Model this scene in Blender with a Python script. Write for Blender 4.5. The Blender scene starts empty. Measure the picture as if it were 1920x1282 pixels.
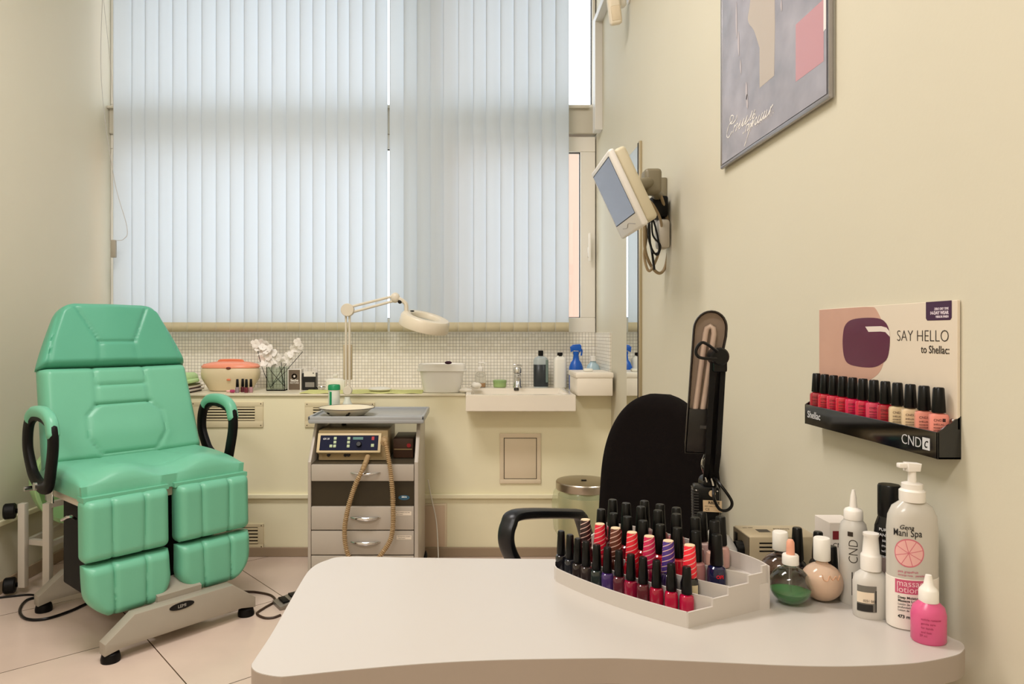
import bpy, bmesh, math, random
from mathutils import Vector, Matrix, Euler
random.seed(7)
PI = math.pi
C = bpy.context.scene.collection
SC = bpy.context.scene

# ---------------------------------------------------------------- camera
cd = bpy.data.cameras.new('camera'); cam = bpy.data.objects.new('camera', cd); C.objects.link(cam)
cam.location = (0, 0, 1.2); cam.rotation_euler = (PI/2, 0, 0)
cd.sensor_width = 36; cd.lens = 36*1300/1920
cd.shift_x = (960-885)/1920; cd.shift_y = (625-641)/1920
cd.clip_start = 0.02
SC.camera = cam
# ---------------------------------------------------------------- world
w = bpy.data.worlds.new('overcast_sky'); SC.world = w; w.use_nodes = True
bg = w.node_tree.nodes['Background']; bg.inputs[0].default_value = (0.84, 0.92, 1.0, 1); bg.inputs[1].default_value = 2.35
# ---------------------------------------------------------------- ceiling lamps (area lamps of the room's fixtures)
LAMPS = [(-0.85, 1.8, 3.52, 1.3, 0.6, 54), (-1.0, -1.0, 3.52, 1.3, 0.6, 58)]
LAMPCOL = (1.0, 0.955, 0.945)
SC.view_settings.view_transform = 'Standard'; SC.view_settings.look = 'None'
SC.view_settings.exposure = 0.12; SC.view_settings.gamma = 1.0

# ================================================================ helpers
def lin(h):
    o = []
    for i in (0, 2, 4):
        c = int(h[i:i+2], 16)/255
        o.append(c/12.92 if c <= 0.04045 else ((c+0.055)/1.055)**2.4)
    return (o[0], o[1], o[2], 1)
MC = {}
def mat(name, hexc='ffffff', rough=0.5, metal=0, trans=0, coat=0, noise=0, nscale=20, bump=0, bscale=200, ior=1.45, emis=None, es=1, sheen=0, spec=None):
    if name in MC: return MC[name]
    m = bpy.data.materials.new(name); m.use_nodes = True; MC[name] = m
    nt = m.node_tree; p = nt.nodes['Principled BSDF']
    p.inputs['Base Color'].default_value = lin(hexc); p.inputs['Roughness'].default_value = rough
    p.inputs['Metallic'].default_value = metal; p.inputs['Transmission Weight'].default_value = trans
    p.inputs['Coat Weight'].default_value = coat; p.inputs['Coat Roughness'].default_value = 0.05; p.inputs['IOR'].default_value = ior
    p.inputs['Sheen Weight'].default_value = sheen
    if spec is not None: p.inputs['Specular IOR Level'].default_value = spec
    if emis: p.inputs['Emission Color'].default_value = lin(emis); p.inputs['Emission Strength'].default_value = es
    if noise or bump:
        tc = nt.nodes.new('ShaderNodeTexCoord')
    if noise:
        n = nt.nodes.new('ShaderNodeTexNoise'); n.inputs['Scale'].default_value = nscale; n.inputs['Detail'].default_value = 4
        nt.links.new(tc.outputs['Object'], n.inputs['Vector'])
        mx = nt.nodes.new('ShaderNodeMix'); mx.data_type = 'RGBA'
        c = lin(hexc)
        mx.inputs['A'].default_value = tuple(v*(1-noise) for v in c[:3])+(1,)
        mx.inputs['B'].default_value = tuple(min(1, v*(1+noise)) for v in c[:3])+(1,)
        nt.links.new(n.outputs['Fac'], mx.inputs['Factor']); nt.links.new(mx.outputs['Result'], p.inputs['Base Color'])
    if bump:
        n2 = nt.nodes.new('ShaderNodeTexNoise'); n2.inputs['Scale'].default_value = bscale; n2.inputs['Detail'].default_value = 3
        nt.links.new(tc.outputs['Object'], n2.inputs['Vector'])
        b = nt.nodes.new('ShaderNodeBump'); b.inputs['Strength'].default_value = bump; b.inputs['Distance'].default_value = 0.002
        nt.links.new(n2.outputs['Fac'], b.inputs['Height']); nt.links.new(b.outputs['Normal'], p.inputs['Normal'])
    return m

def cm(pts, n=8, closed=False):
    """Catmull-Rom through points"""
    P = [Vector(p) for p in pts]; out = []; N = len(P)
    rng = range(N) if closed else range(N-1)
    for i in rng:
        p0 = P[(i-1) % N] if (closed or i > 0) else P[0]*2-P[1]
        p1 = P[i]; p2 = P[(i+1) % N]
        p3 = P[(i+2) % N] if (closed or i+2 < N) else P[-1]*2-P[-2]
        for k in range(n):
            t = k/n
            out.append(0.5*((2*p1)+(p2-p0)*t+(2*p0-5*p1+4*p2-p3)*t*t+(3*p1-p0-3*p2+p3)*t**3))
    if not closed: out.append(P[-1])
    return out

TM = {}
class MB:
    def __init__(s): s.bm = bmesh.new()
    def _new(s, fn, M=None):
        n0 = len(s.bm.verts); fn(); s.bm.verts.ensure_lookup_table()
        vs = [s.bm.verts[i] for i in range(n0, len(s.bm.verts))]
        if M is not None: bmesh.ops.transform(s.bm, matrix=M, verts=vs)
        return vs
    def merge(s, o):
        me = bpy.data.meshes.new('t'); o.bm.to_mesh(me); s.bm.from_mesh(me); bpy.data.meshes.remove(me); return s
    def box(s, x0, x1, y0, y1, z0, z1, bev=0, M=None, seg=2):
        t = bmesh.new()
        vs = [t.verts.new(p) for p in ((x0,y0,z0),(x1,y0,z0),(x1,y1,z0),(x0,y1,z0),(x0,y0,z1),(x1,y0,z1),(x1,y1,z1),(x0,y1,z1))]
        for f in ((3,2,1,0),(4,5,6,7),(0,1,5,4),(1,2,6,5),(2,3,7,6),(3,0,4,7)): t.faces.new([vs[i] for i in f])
        if bev: bmesh.ops.bevel(t, geom=t.edges[:], offset=bev, segments=seg, affect='EDGES', profile=0.5)
        if M is not None: t.transform(M)
        me = bpy.data.meshes.new('t'); t.to_mesh(me); s.bm.from_mesh(me); bpy.data.meshes.remove(me); t.free(); return s
    def prism(s, pts, z0, z1, M=None, bev=0):
        t = bmesh.new()
        a = [t.verts.new((p[0], p[1], z0)) for p in pts]; b = [t.verts.new((p[0], p[1], z1)) for p in pts]
        n = len(pts)
        t.faces.new(list(reversed(a))); t.faces.new(b)
        for i in range(n): t.faces.new([a[i], a[(i+1) % n], b[(i+1) % n], b[i]])
        bmesh.ops.recalc_face_normals(t, faces=t.faces[:])
        if bev:
            bmesh.ops.bevel(t, geom=[e for e in t.edges if abs(e.verts[0].co.z-e.verts[1].co.z) < 1e-6], offset=bev, segments=2, affect='EDGES', profile=0.5)
        if M is not None: t.transform(M)
        me = bpy.data.meshes.new('t'); t.to_mesh(me); s.bm.from_mesh(me); bpy.data.meshes.remove(me); t.free(); return s
    def lathe(s, prof, c=(0,0,0), seg=24, sx=1, sy=1, M=None, pw=2.0, cap=True):
        """profile of (r, z); pw>2 gives a squarish section"""
        t = bmesh.new(); rings = []
        for r, z in prof:
            ring = []
            for i in range(seg):
                a = 2*PI*i/seg; ca, sa = math.cos(a), math.sin(a)
                k = 1.0 if pw == 2.0 else 1/((abs(ca)**pw+abs(sa)**pw)**(1/pw))
                ring.append(t.verts.new((c[0]+r*k*ca*sx, c[1]+r*k*sa*sy, c[2]+z)))
            rings.append(ring)
        for j in range(len(rings)-1):
            for i in range(seg):
                t.faces.new([rings[j][i], rings[j][(i+1) % seg], rings[j+1][(i+1) % seg], rings[j+1][i]])
        if cap:
            if prof[0][0] > 1e-6: t.faces.new(list(reversed(rings[0])))
            if prof[-1][0] > 1e-6: t.faces.new(rings[-1])
        bmesh.ops.remove_doubles(t, verts=t.verts[:], dist=1e-6)
        if M is not None: t.transform(M)
        me = bpy.data.meshes.new('t'); t.to_mesh(me); s.bm.from_mesh(me); bpy.data.meshes.remove(me); t.free(); return s
    def cyl(s, p0, p1, r0, r1=None, seg=20, bev=0):
        p0, p1 = Vector(p0), Vector(p1); r1 = r0 if r1 is None else r1
        L = (p1-p0).length; q = (p1-p0).to_track_quat('Z', 'Y').to_matrix().to_4x4()
        M = Matrix.Translation(p0) @ q
        pr = [(r0, 0), (r1, L)] if not bev else [(r0-bev, 0), (r0, bev), (r1, L-bev), (r1-bev, L)]
        return s.lathe(pr, seg=seg, M=M)
    def sphere(s, c, r, sx=1, sy=1, sz=1, seg=20, M=None):
        pr = [(r*math.sin(PI*k/12), -r*sz*math.cos(PI*k/12)) for k in range(13)]
        pr[0] = (0, -r*sz); pr[-1] = (0, r*sz)
        return s.lathe(pr, c=c, seg=seg, sx=sx, sy=sy, M=M)
    def tube(s, pts, r, seg=8, closed=False, sq=False, smooth=0, flat=1.0, up0=None, pw=2.0):
        if smooth: pts = cm(pts, smooth, closed)
        P = [Vector(p) for p in pts]; n = len(P); t = bmesh.new(); rings = []
        rr = r if isinstance(r, (list, tuple)) else [r]*n
        tan = []
        for i in range(n):
            if closed: d = P[(i+1) % n]-P[(i-1) % n]
            else: d = P[min(i+1, n-1)]-P[max(i-1, 0)]
            tan.append(d.normalized())
        up = Vector((0, 0, 1)) if abs(tan[0].z) < 0.9 else Vector((1, 0, 0))
        nrm = (up-tan[0]*up.dot(tan[0])).normalized()
        for i in range(n):
            if up0 is not None: nrm = Vector(up0)
            nrm = (nrm-tan[i]*nrm.dot(tan[i])).normalized(); bi = tan[i].cross(nrm)
            ring = []
            for k in range(4 if sq else seg):
                a = 2*PI*(k+0.5)/(4 if sq else seg)
                q = 1.41 if sq else (1 if pw == 2.0 else 1/((abs(math.cos(a))**pw+abs(math.sin(a))**pw)**(1/pw)))
                ring.append(t.verts.new(P[i]+(nrm*math.cos(a)*flat+bi*math.sin(a))*rr[i]*q))
            rings.append(ring)
        m = len(rings[0])
        for i in range(n if closed else n-1):
            for k in range(m):
                t.faces.new([rings[i][k], rings[i][(k+1) % m], rings[(i+1) % n][(k+1) % m], rings[(i+1) % n][k]])
        if not closed:
            t.faces.new(list(reversed(rings[0]))); t.faces.new(rings[-1])
        bmesh.ops.recalc_face_normals(t, faces=t.faces[:])
        me = bpy.data.meshes.new('t'); t.to_mesh(me); s.bm.from_mesh(me); bpy.data.meshes.remove(me); t.free(); return s
    def cushion(s, M, hw, L, T, r=0.04, seams=(), nu=40, nv=40, extra=None, cx=None, base=0.35, g=0.007, sw=0.006):
        """padded panel: half width hw(v), length L, thickness T, stitched seams"""
        t = bmesh.new(); grid = []
        f = lambda d: math.sqrt(max(0, 1-(1-min(max(d, 0)/r, 1))**2))
        for j in range(nv+1):
            v = j/nv; v = 0.5-0.5*math.cos(PI*v)*(0.6)-(0.5-v)*0.4 if False else v
            row = []
            for i in range(nu+1):
                u = -1+2*i/nu; u = math.sin(u*PI/2)*0.45+u*0.55
                wd = hw(v); x = u*wd+(cx(v) if cx else 0); y = v*L
                dx = (1-abs(u))*wd; dy = min(v, 1-v)*L
                z = T*(base+(1-base)*f(dx)*f(dy))
                if extra: z += extra(u, v)*f(dx)*f(dy)
                for pl in seams:
                    dm = 1e9
                    for a, b in zip(pl[:-1], pl[1:]):
                        ax, ay = a; bx, by = b; ll = (bx-ax)**2+(by-ay)**2
                        q = max(0, min(1, ((x-ax)*(bx-ax)+(y-ay)*(by-ay))/ll))
                        dm = min(dm, math.hypot(x-ax-q*(bx-ax), y-ay-q*(by-ay)))
                    z -= g*math.exp(-dm/sw)
                row.append(t.verts.new((x, y, z)))
            grid.append(row)
        for j in range(nv):
            for i in range(nu):
                t.faces.new([grid[j][i], grid[j][i+1], grid[j+1][i+1], grid[j+1][i]])
        loop = grid[0][:]+[grid[j][nu] for j in range(1, nv+1)]+grid[nv][:-1][::-1]+[grid[j][0] for j in range(nv-1, 0, -1)]
        low = [t.verts.new((q.co.x*0.985, q.co.y, 0)) for q in loop]
        n = len(loop)
        for i in range(n): t.faces.new([loop[(i+1) % n], loop[i], low[i], low[(i+1) % n]])
        t.faces.new(low[::-1])
        bmesh.ops.recalc_face_normals(t, faces=t.faces[:])
        t.transform(M)
        me = bpy.data.meshes.new('t'); t.to_mesh(me); s.bm.from_mesh(me); bpy.data.meshes.remove(me); t.free(); return s
    def warp(s, fn):
        for v in s.bm.verts: v.co = Vector(fn(v.co))
        return s
    def build(s, name, m, parent=None, world=False, smooth=True, ang=38):
        bm = s.bm
        if world and parent is not None: bm.transform(TM[parent.name].inverted())
        if smooth:
            for f in bm.faces: f.smooth = True
            for e in bm.edges:
                if len(e.link_faces) == 2:
                    try:
                        if e.calc_face_angle() > math.radians(ang): e.smooth = False
                    except Exception: pass
        me = bpy.data.meshes.new(name); bm.to_mesh(me); bm.free()
        if not isinstance(m, (list, tuple)): m = [m]
        for q in m: me.materials.append(q)
        o = bpy.data.objects.new(name, me); C.objects.link(o)
        if parent is not None: o.parent = parent; TM[o.name] = TM[parent.name]
        else: TM[o.name] = Matrix.Identity(4)
        return o

def tag(o, label=None, cat=None, group=None, kind=None):
    if label: o['label'] = label
    if cat: o['category'] = cat
    if group: o['group'] = group
    if kind: o['kind'] = kind
    return o
def thing(name, loc, rz, label, cat, group=None):
    o = bpy.data.objects.new(name, None); C.objects.link(o); o.empty_display_size = 0.05
    o.location = loc; o.rotation_euler = (0, 0, rz)
    TM[o.name] = Matrix.Translation(Vector(loc)) @ Matrix.Rotation(rz, 4, 'Z')
    return tag(o, label, cat, group)
def struct(name, mb, m, smooth=False):
    return tag(mb.build(name, m, smooth=smooth), kind='structure')
def dup(root, loc, rz, label, group=None):
    r = root.copy(); C.objects.link(r); r.location = loc; r.rotation_euler = (0, 0, rz)
    r['label'] = label
    if group: r['group'] = group
    parts = {}
    for ch in list(root.children):
        c = ch.copy(); C.objects.link(c); c.parent = r; parts[ch.name.split('.')[0]] = c
        for gch in ch.children:
            d = gch.copy(); C.objects.link(d); d.parent = c
    TM[r.name] = Matrix.Translation(Vector(loc)) @ Matrix.Rotation(rz, 4, 'Z')
    return r, parts
def recolor(o, m):
    o.material_slots[0].link = 'OBJECT'; o.material_slots[0].material = m
def text_mb(body, size, M, align='LEFT', sx=1, ext=0.0003, shear=0, bold=0, spacing=1):
    cu = bpy.data.curves.new('t', 'FONT'); cu.body = body; cu.size = size; cu.align_x = align
    cu.extrude = ext; cu.shear = shear; cu.resolution_u = 3; cu.offset = bold; cu.space_character = spacing
    ob = bpy.data.objects.new('t', cu); C.objects.link(ob)
    me = bpy.data.meshes.new_from_object(ob)
    bpy.data.objects.remove(ob); bpy.data.curves.remove(cu)
    b = MB(); b.bm.from_mesh(me); bpy.data.meshes.remove(me)
    b.bm.transform(M @ Matrix.Diagonal((sx, 1, 1, 1)))
    return b
def W(px, py, Y): return Vector(((px-885)/1300*Y, Y, 1.2-(py-625)/1300*Y))
def RW(y, z, off=0.0):  # frame on the right wall: x runs towards the camera, y up, normal into the room
    return Matrix(((0, 0, -1, XR-off), (-1, 0, 0, y), (0, 1, 0, z), (0, 0, 0, 1)))
def FR(x, y, z):        # frame facing the camera: x right, y up, normal -Y
    return Matrix(((1, 0, 0, x), (0, 0, -1, y), (0, 1, 0, z), (0, 0, 0, 1)))
def frame(o, xd, yd):
    xd = Vector(xd).normalized(); yd = Vector(yd).normalized(); zd = xd.cross(yd)
    return Matrix(((xd.x, yd.x, zd.x, o[0]), (xd.y, yd.y, zd.y, o[1]), (xd.z, yd.z, zd.z, o[2]), (0, 0, 0, 1)))
ORD = ['first','second','third','fourth','fifth','sixth','seventh','eighth','ninth','tenth','eleventh','twelfth']

XL, XR, YB, YW, ZC, ZK = -2.18, 0.75, 3.738, 4.18, 0.875, 3.6
# ================================================================ materials
PAINT = mat('cream_wall_paint', 'd0cab5', 0.6, noise=0.03, nscale=3, bump=0.08, bscale=120)
PAINT2 = mat('cream_boxing_paint', 'f2ebca', 0.5, noise=0.04, nscale=4, bump=0.06, bscale=90)
WHITEP = mat('white_plastic', 'ece8df', 0.35)
CREAMP = mat('cream_plastic', 'e3d3ae', 0.35)
BLACKP = mat('black_plastic', '060607', 0.28, spec=.35)
BLACKM = mat('matte_black_plastic', '060505', 0.5, spec=.25)
CHROME = mat('chrome', 'd5d5d5', 0.12, 1)
STEEL = mat('brushed_steel', 'b3a999', 0.3, 1)
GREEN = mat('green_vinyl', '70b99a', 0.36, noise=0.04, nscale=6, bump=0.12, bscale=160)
GREYM = mat('grey_lacquered_metal', 'a49c8e', 0.4, noise=0.03)
LAM = mat('grey_laminate', 'b3aa9e', 0.35, noise=0.02)
# ================================================================ structure
def floor_mat():
    m = bpy.data.materials.new('polished_beige_tiles'); m.use_nodes = True; nt = m.node_tree; p = nt.nodes['Principled BSDF']
    tc = nt.nodes.new('ShaderNodeTexCoord'); mp = nt.nodes.new('ShaderNodeMapping')
    mp.vector_type = 'POINT'; a = math.atan2(.65, .76)
    mp.inputs['Rotation'].default_value = (0, 0, -a); mp.inputs['Location'].default_value = (-0.2, -0.545, 0)
    nt.links.new(tc.outputs['Object'], mp.inputs['Vector'])
    br = nt.nodes.new('ShaderNodeTexBrick'); br.offset = 0; br.squash = 1
    br.inputs['Scale'].default_value = 1; br.inputs['Brick Width'].default_value = 0.6; br.inputs['Row Height'].default_value = 0.6
    br.inputs['Mortar Size'].default_value = 0.0022; br.inputs['Mortar Smooth'].default_value = 0.1; br.inputs['Bias'].default_value = 0
    br.inputs['Color1'].default_value = lin('e2cdbd'); br.inputs['Color2'].default_value = lin('dec8b8'); br.inputs['Mortar'].default_value = lin('55402e')
    nt.links.new(mp.outputs['Vector'], br.inputs['Vector'])
    n = nt.nodes.new('ShaderNodeTexNoise'); n.inputs['Scale'].default_value = 5; n.inputs['Detail'].default_value = 5
    nt.links.new(tc.outputs['Object'], n.inputs['Vector'])
    mx = nt.nodes.new('ShaderNodeMix'); mx.data_type = 'RGBA'; mx.blend_type = 'MULTIPLY'; mx.inputs['Factor'].default_value = 0.18
    nt.links.new(br.outputs['Color'], mx.inputs['A']); nt.links.new(n.outputs['Fac'], mx.inputs['B']); nt.links.new(mx.outputs['Result'], p.inputs['Base Color'])
    p.inputs['Roughness'].default_value = 0.2
    return m
def mosaic_mat():
    m = bpy.data.materials.new('white_mosaic_tiles'); m.use_nodes = True; nt = m.node_tree; p = nt.nodes['Principled BSDF']
    tc = nt.nodes.new('ShaderNodeTexCoord'); sp = nt.nodes.new('ShaderNodeSeparateXYZ'); cb = nt.nodes.new('ShaderNodeCombineXYZ')
    nt.links.new(tc.outputs['Object'], sp.inputs[0])
    ad = nt.nodes.new('ShaderNodeMath'); nt.links.new(sp.outputs[0], ad.inputs[0]); nt.links.new(sp.outputs[1], ad.inputs[1])
    nt.links.new(ad.outputs[0], cb.inputs[0]); nt.links.new(sp.outputs[2], cb.inputs[1])
    br = nt.nodes.new('ShaderNodeTexBrick'); br.offset = 0; br.squash = 1
    br.inputs['Scale'].default_value = 1; br.inputs['Brick Width'].default_value = 0.019; br.inputs['Row Height'].default_value = 0.019
    br.inputs['Mortar Size'].default_value = 0.0012; br.inputs['Mortar Smooth'].default_value = 0.2; br.inputs['Bias'].default_value = 0
    br.inputs['Color1'].default_value = lin('f6f1e6'); br.inputs['Color2'].default_value = lin('ece6d8'); br.inputs['Mortar'].default_value = lin('a8a294')
    nt.links.new(cb.outputs[0], br.inputs['Vector']); nt.links.new(br.outputs['Color'], p.inputs['Base Color'])
    p.inputs['Roughness'].default_value = 0.25
    return m
MOS = mosaic_mat()
struct('floor', MB().box(XL-.2, XR+.2, -2.2, 4.4, -.1, 0), floor_mat())
struct('ceiling', MB().box(XL-.2, XR+.2, -2.2, 4.4, ZK, ZK+.1), mat('white_ceiling_paint', 'efece6', 0.7))
struct('wall_left', MB().box(XL-.15, XL, -2.2, 4.4, 0, ZK), PAINT)
struct('wall_right', MB().box(XR, XR+.15, -2.2, 4.4, 0, ZK), PAINT)
struct('wall_rear', MB().box(XL-.2, XR+.2, -2.2, -2.05, 0, ZK), PAINT)
struct('wall_back', MB().box(XL, XR, YW, YW+.18, 0, 1.205), MOS)
struct('wall_back_boxing', MB().box(XL, XR, YB, YW, 0, .798).box(XL, -.034, YB, YW, .798, ZC-.012).box(.535, XR, YB, YW, .798, ZC-.012), PAINT2)
struct('trim_1', MB().box(XL, -.034, YB-.012, YW, ZC-.012, ZC, bev=.003).box(.535, XR, YB-.012, YW, ZC-.012, ZC, bev=.003).box(-.034, .535, 4.131, YW, ZC-.012, ZC), mat('cream_sill_top', 'e6ddc2', 0.3))
struct('trim_2', MB().box(XL, XR, YB-.02, YB, .313, .337, bev=.004), PAINT2)
struct('trim_3', MB().box(XL, XL+.02, -2, YB, .313, .337, bev=.004), PAINT2)
BASEM = mat('taupe_baseboard', 'a08c74', 0.4)
struct('baseboard_back', MB().box(XL, XR, YB-.014, YB, 0, .05, bev=.003), BASEM)
struct('baseboard_left', MB().box(XL, XL+.014, -2, YB, 0, .06, bev=.003), BASEM)
# tiled return on the right wall beside the sill
struct('trim_4', MB().box(XR-.008, XR, YB, YW, ZC, 1.205), MOS)
# windows -------------------------------------------------------------
PVC = mat('white_window_frame', 'e9e4d8', 0.35)
def glass_mat():
    m = bpy.data.materials.new('window_glass'); m.use_nodes = True; nt = m.node_tree
    for n in list(nt.nodes):
        if n.type != 'OUTPUT_MATERIAL': nt.nodes.remove(n)
    out = nt.nodes['Material Output']; tr = nt.nodes.new('ShaderNodeBsdfTransparent'); gl = nt.nodes.new('ShaderNodeBsdfGlossy'); gl.inputs['Roughness'].default_value = 0.02
    mx = nt.nodes.new('ShaderNodeMixShader'); mx.inputs[0].default_value = 0.06
    nt.links.new(tr.outputs[0], mx.inputs[1]); nt.links.new(gl.outputs[0], mx.inputs[2]); nt.links.new(mx.outputs[0], out.inputs[0])
    return m
WG = glass_mat()
def window(n, x0, x1, z0, z1, fr, handle=False):
    b = MB(); y0, y1 = YW-.0, YW+.07
    b.box(x0, x1, y0, y1, z0, z0+fr, .004).box(x0, x1, y0, y1, z1-fr, z1, .004)
    b.box(x0, x0+fr, y0+.001, y1-.001, z0+fr, z1-fr, .004).box(x1-fr, x1, y0+.001, y1-.001, z0+fr, z1-fr, .004)
    o = struct('window_%d' % n, b, PVC)
    MB().box(x0+fr-.003, x1-fr+.003, YW+.03, YW+.036, z0+fr-.003, z1-fr+.003).build('pane', WG, o)
    g = MB()
    for (a, c, d, e) in ((x0+fr, x0+fr+.004, z0+fr, z1-fr), (x1-fr-.004, x1-fr, z0+fr, z1-fr)): g.box(a, c, YW+.018, YW+.03, d, e)
    g.box(x0+fr, x1-fr, YW+.018, YW+.03, z0+fr, z0+fr+.004).box(x0+fr, x1-fr, YW+.018, YW+.03, z1-fr-.004, z1-fr)
    g.build('gasket', BLACKM, o)
    if handle:
        h = MB().box(x1-.05, x1-.03, YW-.012, YW+.002, 1.66, 1.72, .004).box(x1-.046, x1-.034, YW-.04, YW-.012, 1.68, 1.692, .003).box(x1-.048, x1-.032, YW-.045, YW-.034, 1.63, 1.80, .005)
        h.build('window_handle', WHITEP, o)
window(1, XL, -.36, 1.205, 2.40, .085)
window(2, -.20, XR-.006, 1.205, 2.385, .09, True)
window(3, XL, -.36, 2.56, ZK, .02)
window(4, -.20, XR-.006, 2.56, ZK, .02)
struct('trim_5', MB().box(XL, XR, YW-.02, YW+.1, 2.40, 2.56, .006).box(XL, XR-.05, YW-.045, YW-.02, 2.545, 2.56, .003), mat('weathered_transom', 'c9c2b0', 0.5, noise=.06, nscale=8))
struct('trim_6', MB().box(-.36, -.20, YW-.03, YW+.1, 1.205, ZK), PVC)
DUCT = mat('white_cable_duct', 'd9d6cf', 0.4)
struct('trim_7', MB().box(XR-.043, XR, 3.98, 4.06, 2.37, 3.03, .002).box(XR-.043, XR, 0.6, 3.98, 2.99, 3.03, .002), DUCT)
# outside: a peach building across the yard and pale ground
o = MB().box(.4, 8, 7.0, 9, -.5, 3.2).box(.3, 8.1, 6.9, 9.1, 3.2, 3.3).build('building', mat('peach_render', 'd8ae98', 0.8), smooth=False)
tag(o, 'peach rendered building seen through the narrow lower window pane', 'building')
struct('ground_outside', MB().box(-12, 12, 4.6, 20, -.6, -.5), mat('pale_paving', 'e4e2dc', 0.8))
# ceiling fixtures ------------------------------------------------------
for i, (x, y, z, a, b_, pw) in enumerate(LAMPS):
    t = thing('ceiling_light', (x, y, ZK), 0, ('white ceiling light panel nearer the window', 'white ceiling light panel farther from the window')[i], 'lamp', 'ceiling lights')
    MB().box(-a/2-.03, a/2+.03, -b_/2-.03, b_/2+.03, -.06, 0, .004).build('housing', WHITEP, t)
    MB().box(-a/2, a/2, -b_/2, b_/2, -.066, -.06).build('diffuser', mat('lamp_diffuser', 'ffffff', .5, emis='ffe6cc', es=1.5), t)
    ld = bpy.data.lights.new('panel_lamp', 'AREA'); ld.shape = 'RECTANGLE'; ld.size = a; ld.size_y = b_; ld.energy = pw; ld.color = LAMPCOL
    lo = bpy.data.objects.new('panel_lamp', ld); C.objects.link(lo); lo.parent = t; lo.location = (0, 0, z-ZK)

# ================================================================ vertical blind
def slat_mat():
    m = bpy.data.materials.new('blind_fabric'); m.use_nodes = True; nt = m.node_tree
    for n in list(nt.nodes):
        if n.type != 'OUTPUT_MATERIAL': nt.nodes.remove(n)
    out = nt.nodes['Material Output']; d = nt.nodes.new('ShaderNodeBsdfDiffuse'); tr = nt.nodes.new('ShaderNodeBsdfTranslucent')
    tc = nt.nodes.new('ShaderNodeTexCoord'); mp = nt.nodes.new('ShaderNodeMapping'); mp.inputs['Scale'].default_value = (160, 160, .15)
    n = nt.nodes.new('ShaderNodeTexNoise'); n.inputs['Scale'].default_value = 3
    nt.links.new(tc.outputs['Object'], mp.inputs[0]); nt.links.new(mp.outputs[0], n.inputs[0])
    cr = nt.nodes.new('ShaderNodeMix'); cr.data_type = 'RGBA'; cr.inputs['A'].default_value = (.665, .73, .785, 1); cr.inputs['B'].default_value = (.69, .755, .81, 1)
    nt.links.new(n.outputs['Fac'], cr.inputs['Factor'])
    nt.links.new(cr.outputs['Result'], d.inputs[0]); nt.links.new(cr.outputs['Result'], tr.inputs[0])
    mx = nt.nodes.new('ShaderNodeMixShader'); mx.inputs[0].default_value = 0.40
    nt.links.new(d.outputs[0], mx.inputs[1]); nt.links.new(tr.outputs[0], mx.inputs[2]); nt.links.new(mx.outputs[0], out.inputs[0])
    return m
SLM = slat_mat(); SLW = mat('blind_weight_pocket', 'c2b797', .7, noise=.06, nscale=40)
bl = thing('vertical_blind', (-.77, 4.06, 1.2), 0, 'white vertical fabric blind across the window above the tiled sill', 'blind')
MB().box(-1.36, 1.36, -.02, .03, 2.28, 2.33, .003).build('headrail', WHITEP, bl)
E = [214]
lines = [257,307,358,410,465,519,573,625,678,730,782,836,887,935,980]
E += [120+l/2.004 for l in lines] + [611,633,655,680,704,727,731,757,782,807,831,859,887,911,938,963,990,1015,1041,1065]
YS = 4.06
for i in range(len(E)-1):
    xa, xb = [(e-885)/1300*YS for e in (E[i], E[i+1])]
    if xb-xa < .03: continue
    xa -= .77*-1; xb += .77
    ov = .006 if i != 23 else 0
    if E[i+1] == 727: ovr = -.002
    else: ovr = ov
    tilt = .010 if i < 23 else .008
    zb, zt = .012, 2.28
    b = MB(); n = 6; t = bmesh.new(); col = []
    for zz in (zb, zt):
        r = []
        for k in range(n+1):
            f = k/n; x = xa+(xb+ovr-xa)*f
            y = -tilt+2*tilt*f - .004*math.sin(PI*f)
            r.append(t.verts.new((x, y, zz)))
        col.append(r)
    for k in range(n): t.faces.new([col[0][k], col[0][k+1], col[1][k+1], col[1][k]])
    for (ha, hb_) in ((xa, xa+.0035), (xb+ovr-.003, xb+ovr)):   # hem strips added as a second layer to darken both edges
        q4 = []
        for (hx, zz) in ((ha, zb), (hb_, zb), (hb_, zt), (ha, zt)):
            f = (hx-xa)/(xb+ovr-xa)
            q4.append(t.verts.new((hx, -tilt+2*tilt*f-.004*math.sin(PI*f)-.0008, zz)))
        t.faces.new(q4)
    b.bm = t
    s = b.build('slat', SLM, bl, ang=80)
    q = MB(); t = bmesh.new(); ra = []
    wv = random.uniform(0, .003)
    for side in (-1, 1):
        for zz in (zb-.002, zb+.053):
            r = []
            for k in range(n+1):
                f = k/n; x = xa+.001+(xb+ovr-xa-.001)*f; y = -tilt+2*tilt*f-.004*math.sin(PI*f)+side*(.0018)
                r.append(t.verts.new((x, y, zz)))
            ra.append(r)
    for (p, q_) in ((0, 1), (3, 2), (1, 3), (2, 0)):
        for k in range(n): t.faces.new([ra[p][k], ra[p][k+1], ra[q_][k+1], ra[q_][k]])
    q.bm = t; q.build('weight_pocket', SLW, s, ang=80)
ch = MB()
ch.tube([W(193, -40, 3.98), W(190, 150, 3.98), W(213, 330, 3.98), W(238, 425, 3.98), W(232, 448, 3.98), W(214, 451, 3.98)], .0016, 6, smooth=8)
ch.tube([W(190, -40, 3.98), W(212, 185, 3.98), W(210, 340, 3.98), W(206, 440, 3.98), W(211, 452, 3.98)], .0012, 6, smooth=6)
co = ch.build('pull_cord', mat('grey_cord', 'b9b5b0', .6), bl, world=True)
p = W(213, 450, 3.98)
MB().box(p.x-.014, p.x+.014, 3.97, 3.99, p.z-.10, p.z, .003).build('cord_weight', mat('grey_weight', 'a39c8d', .5), co, world=True)

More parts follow.
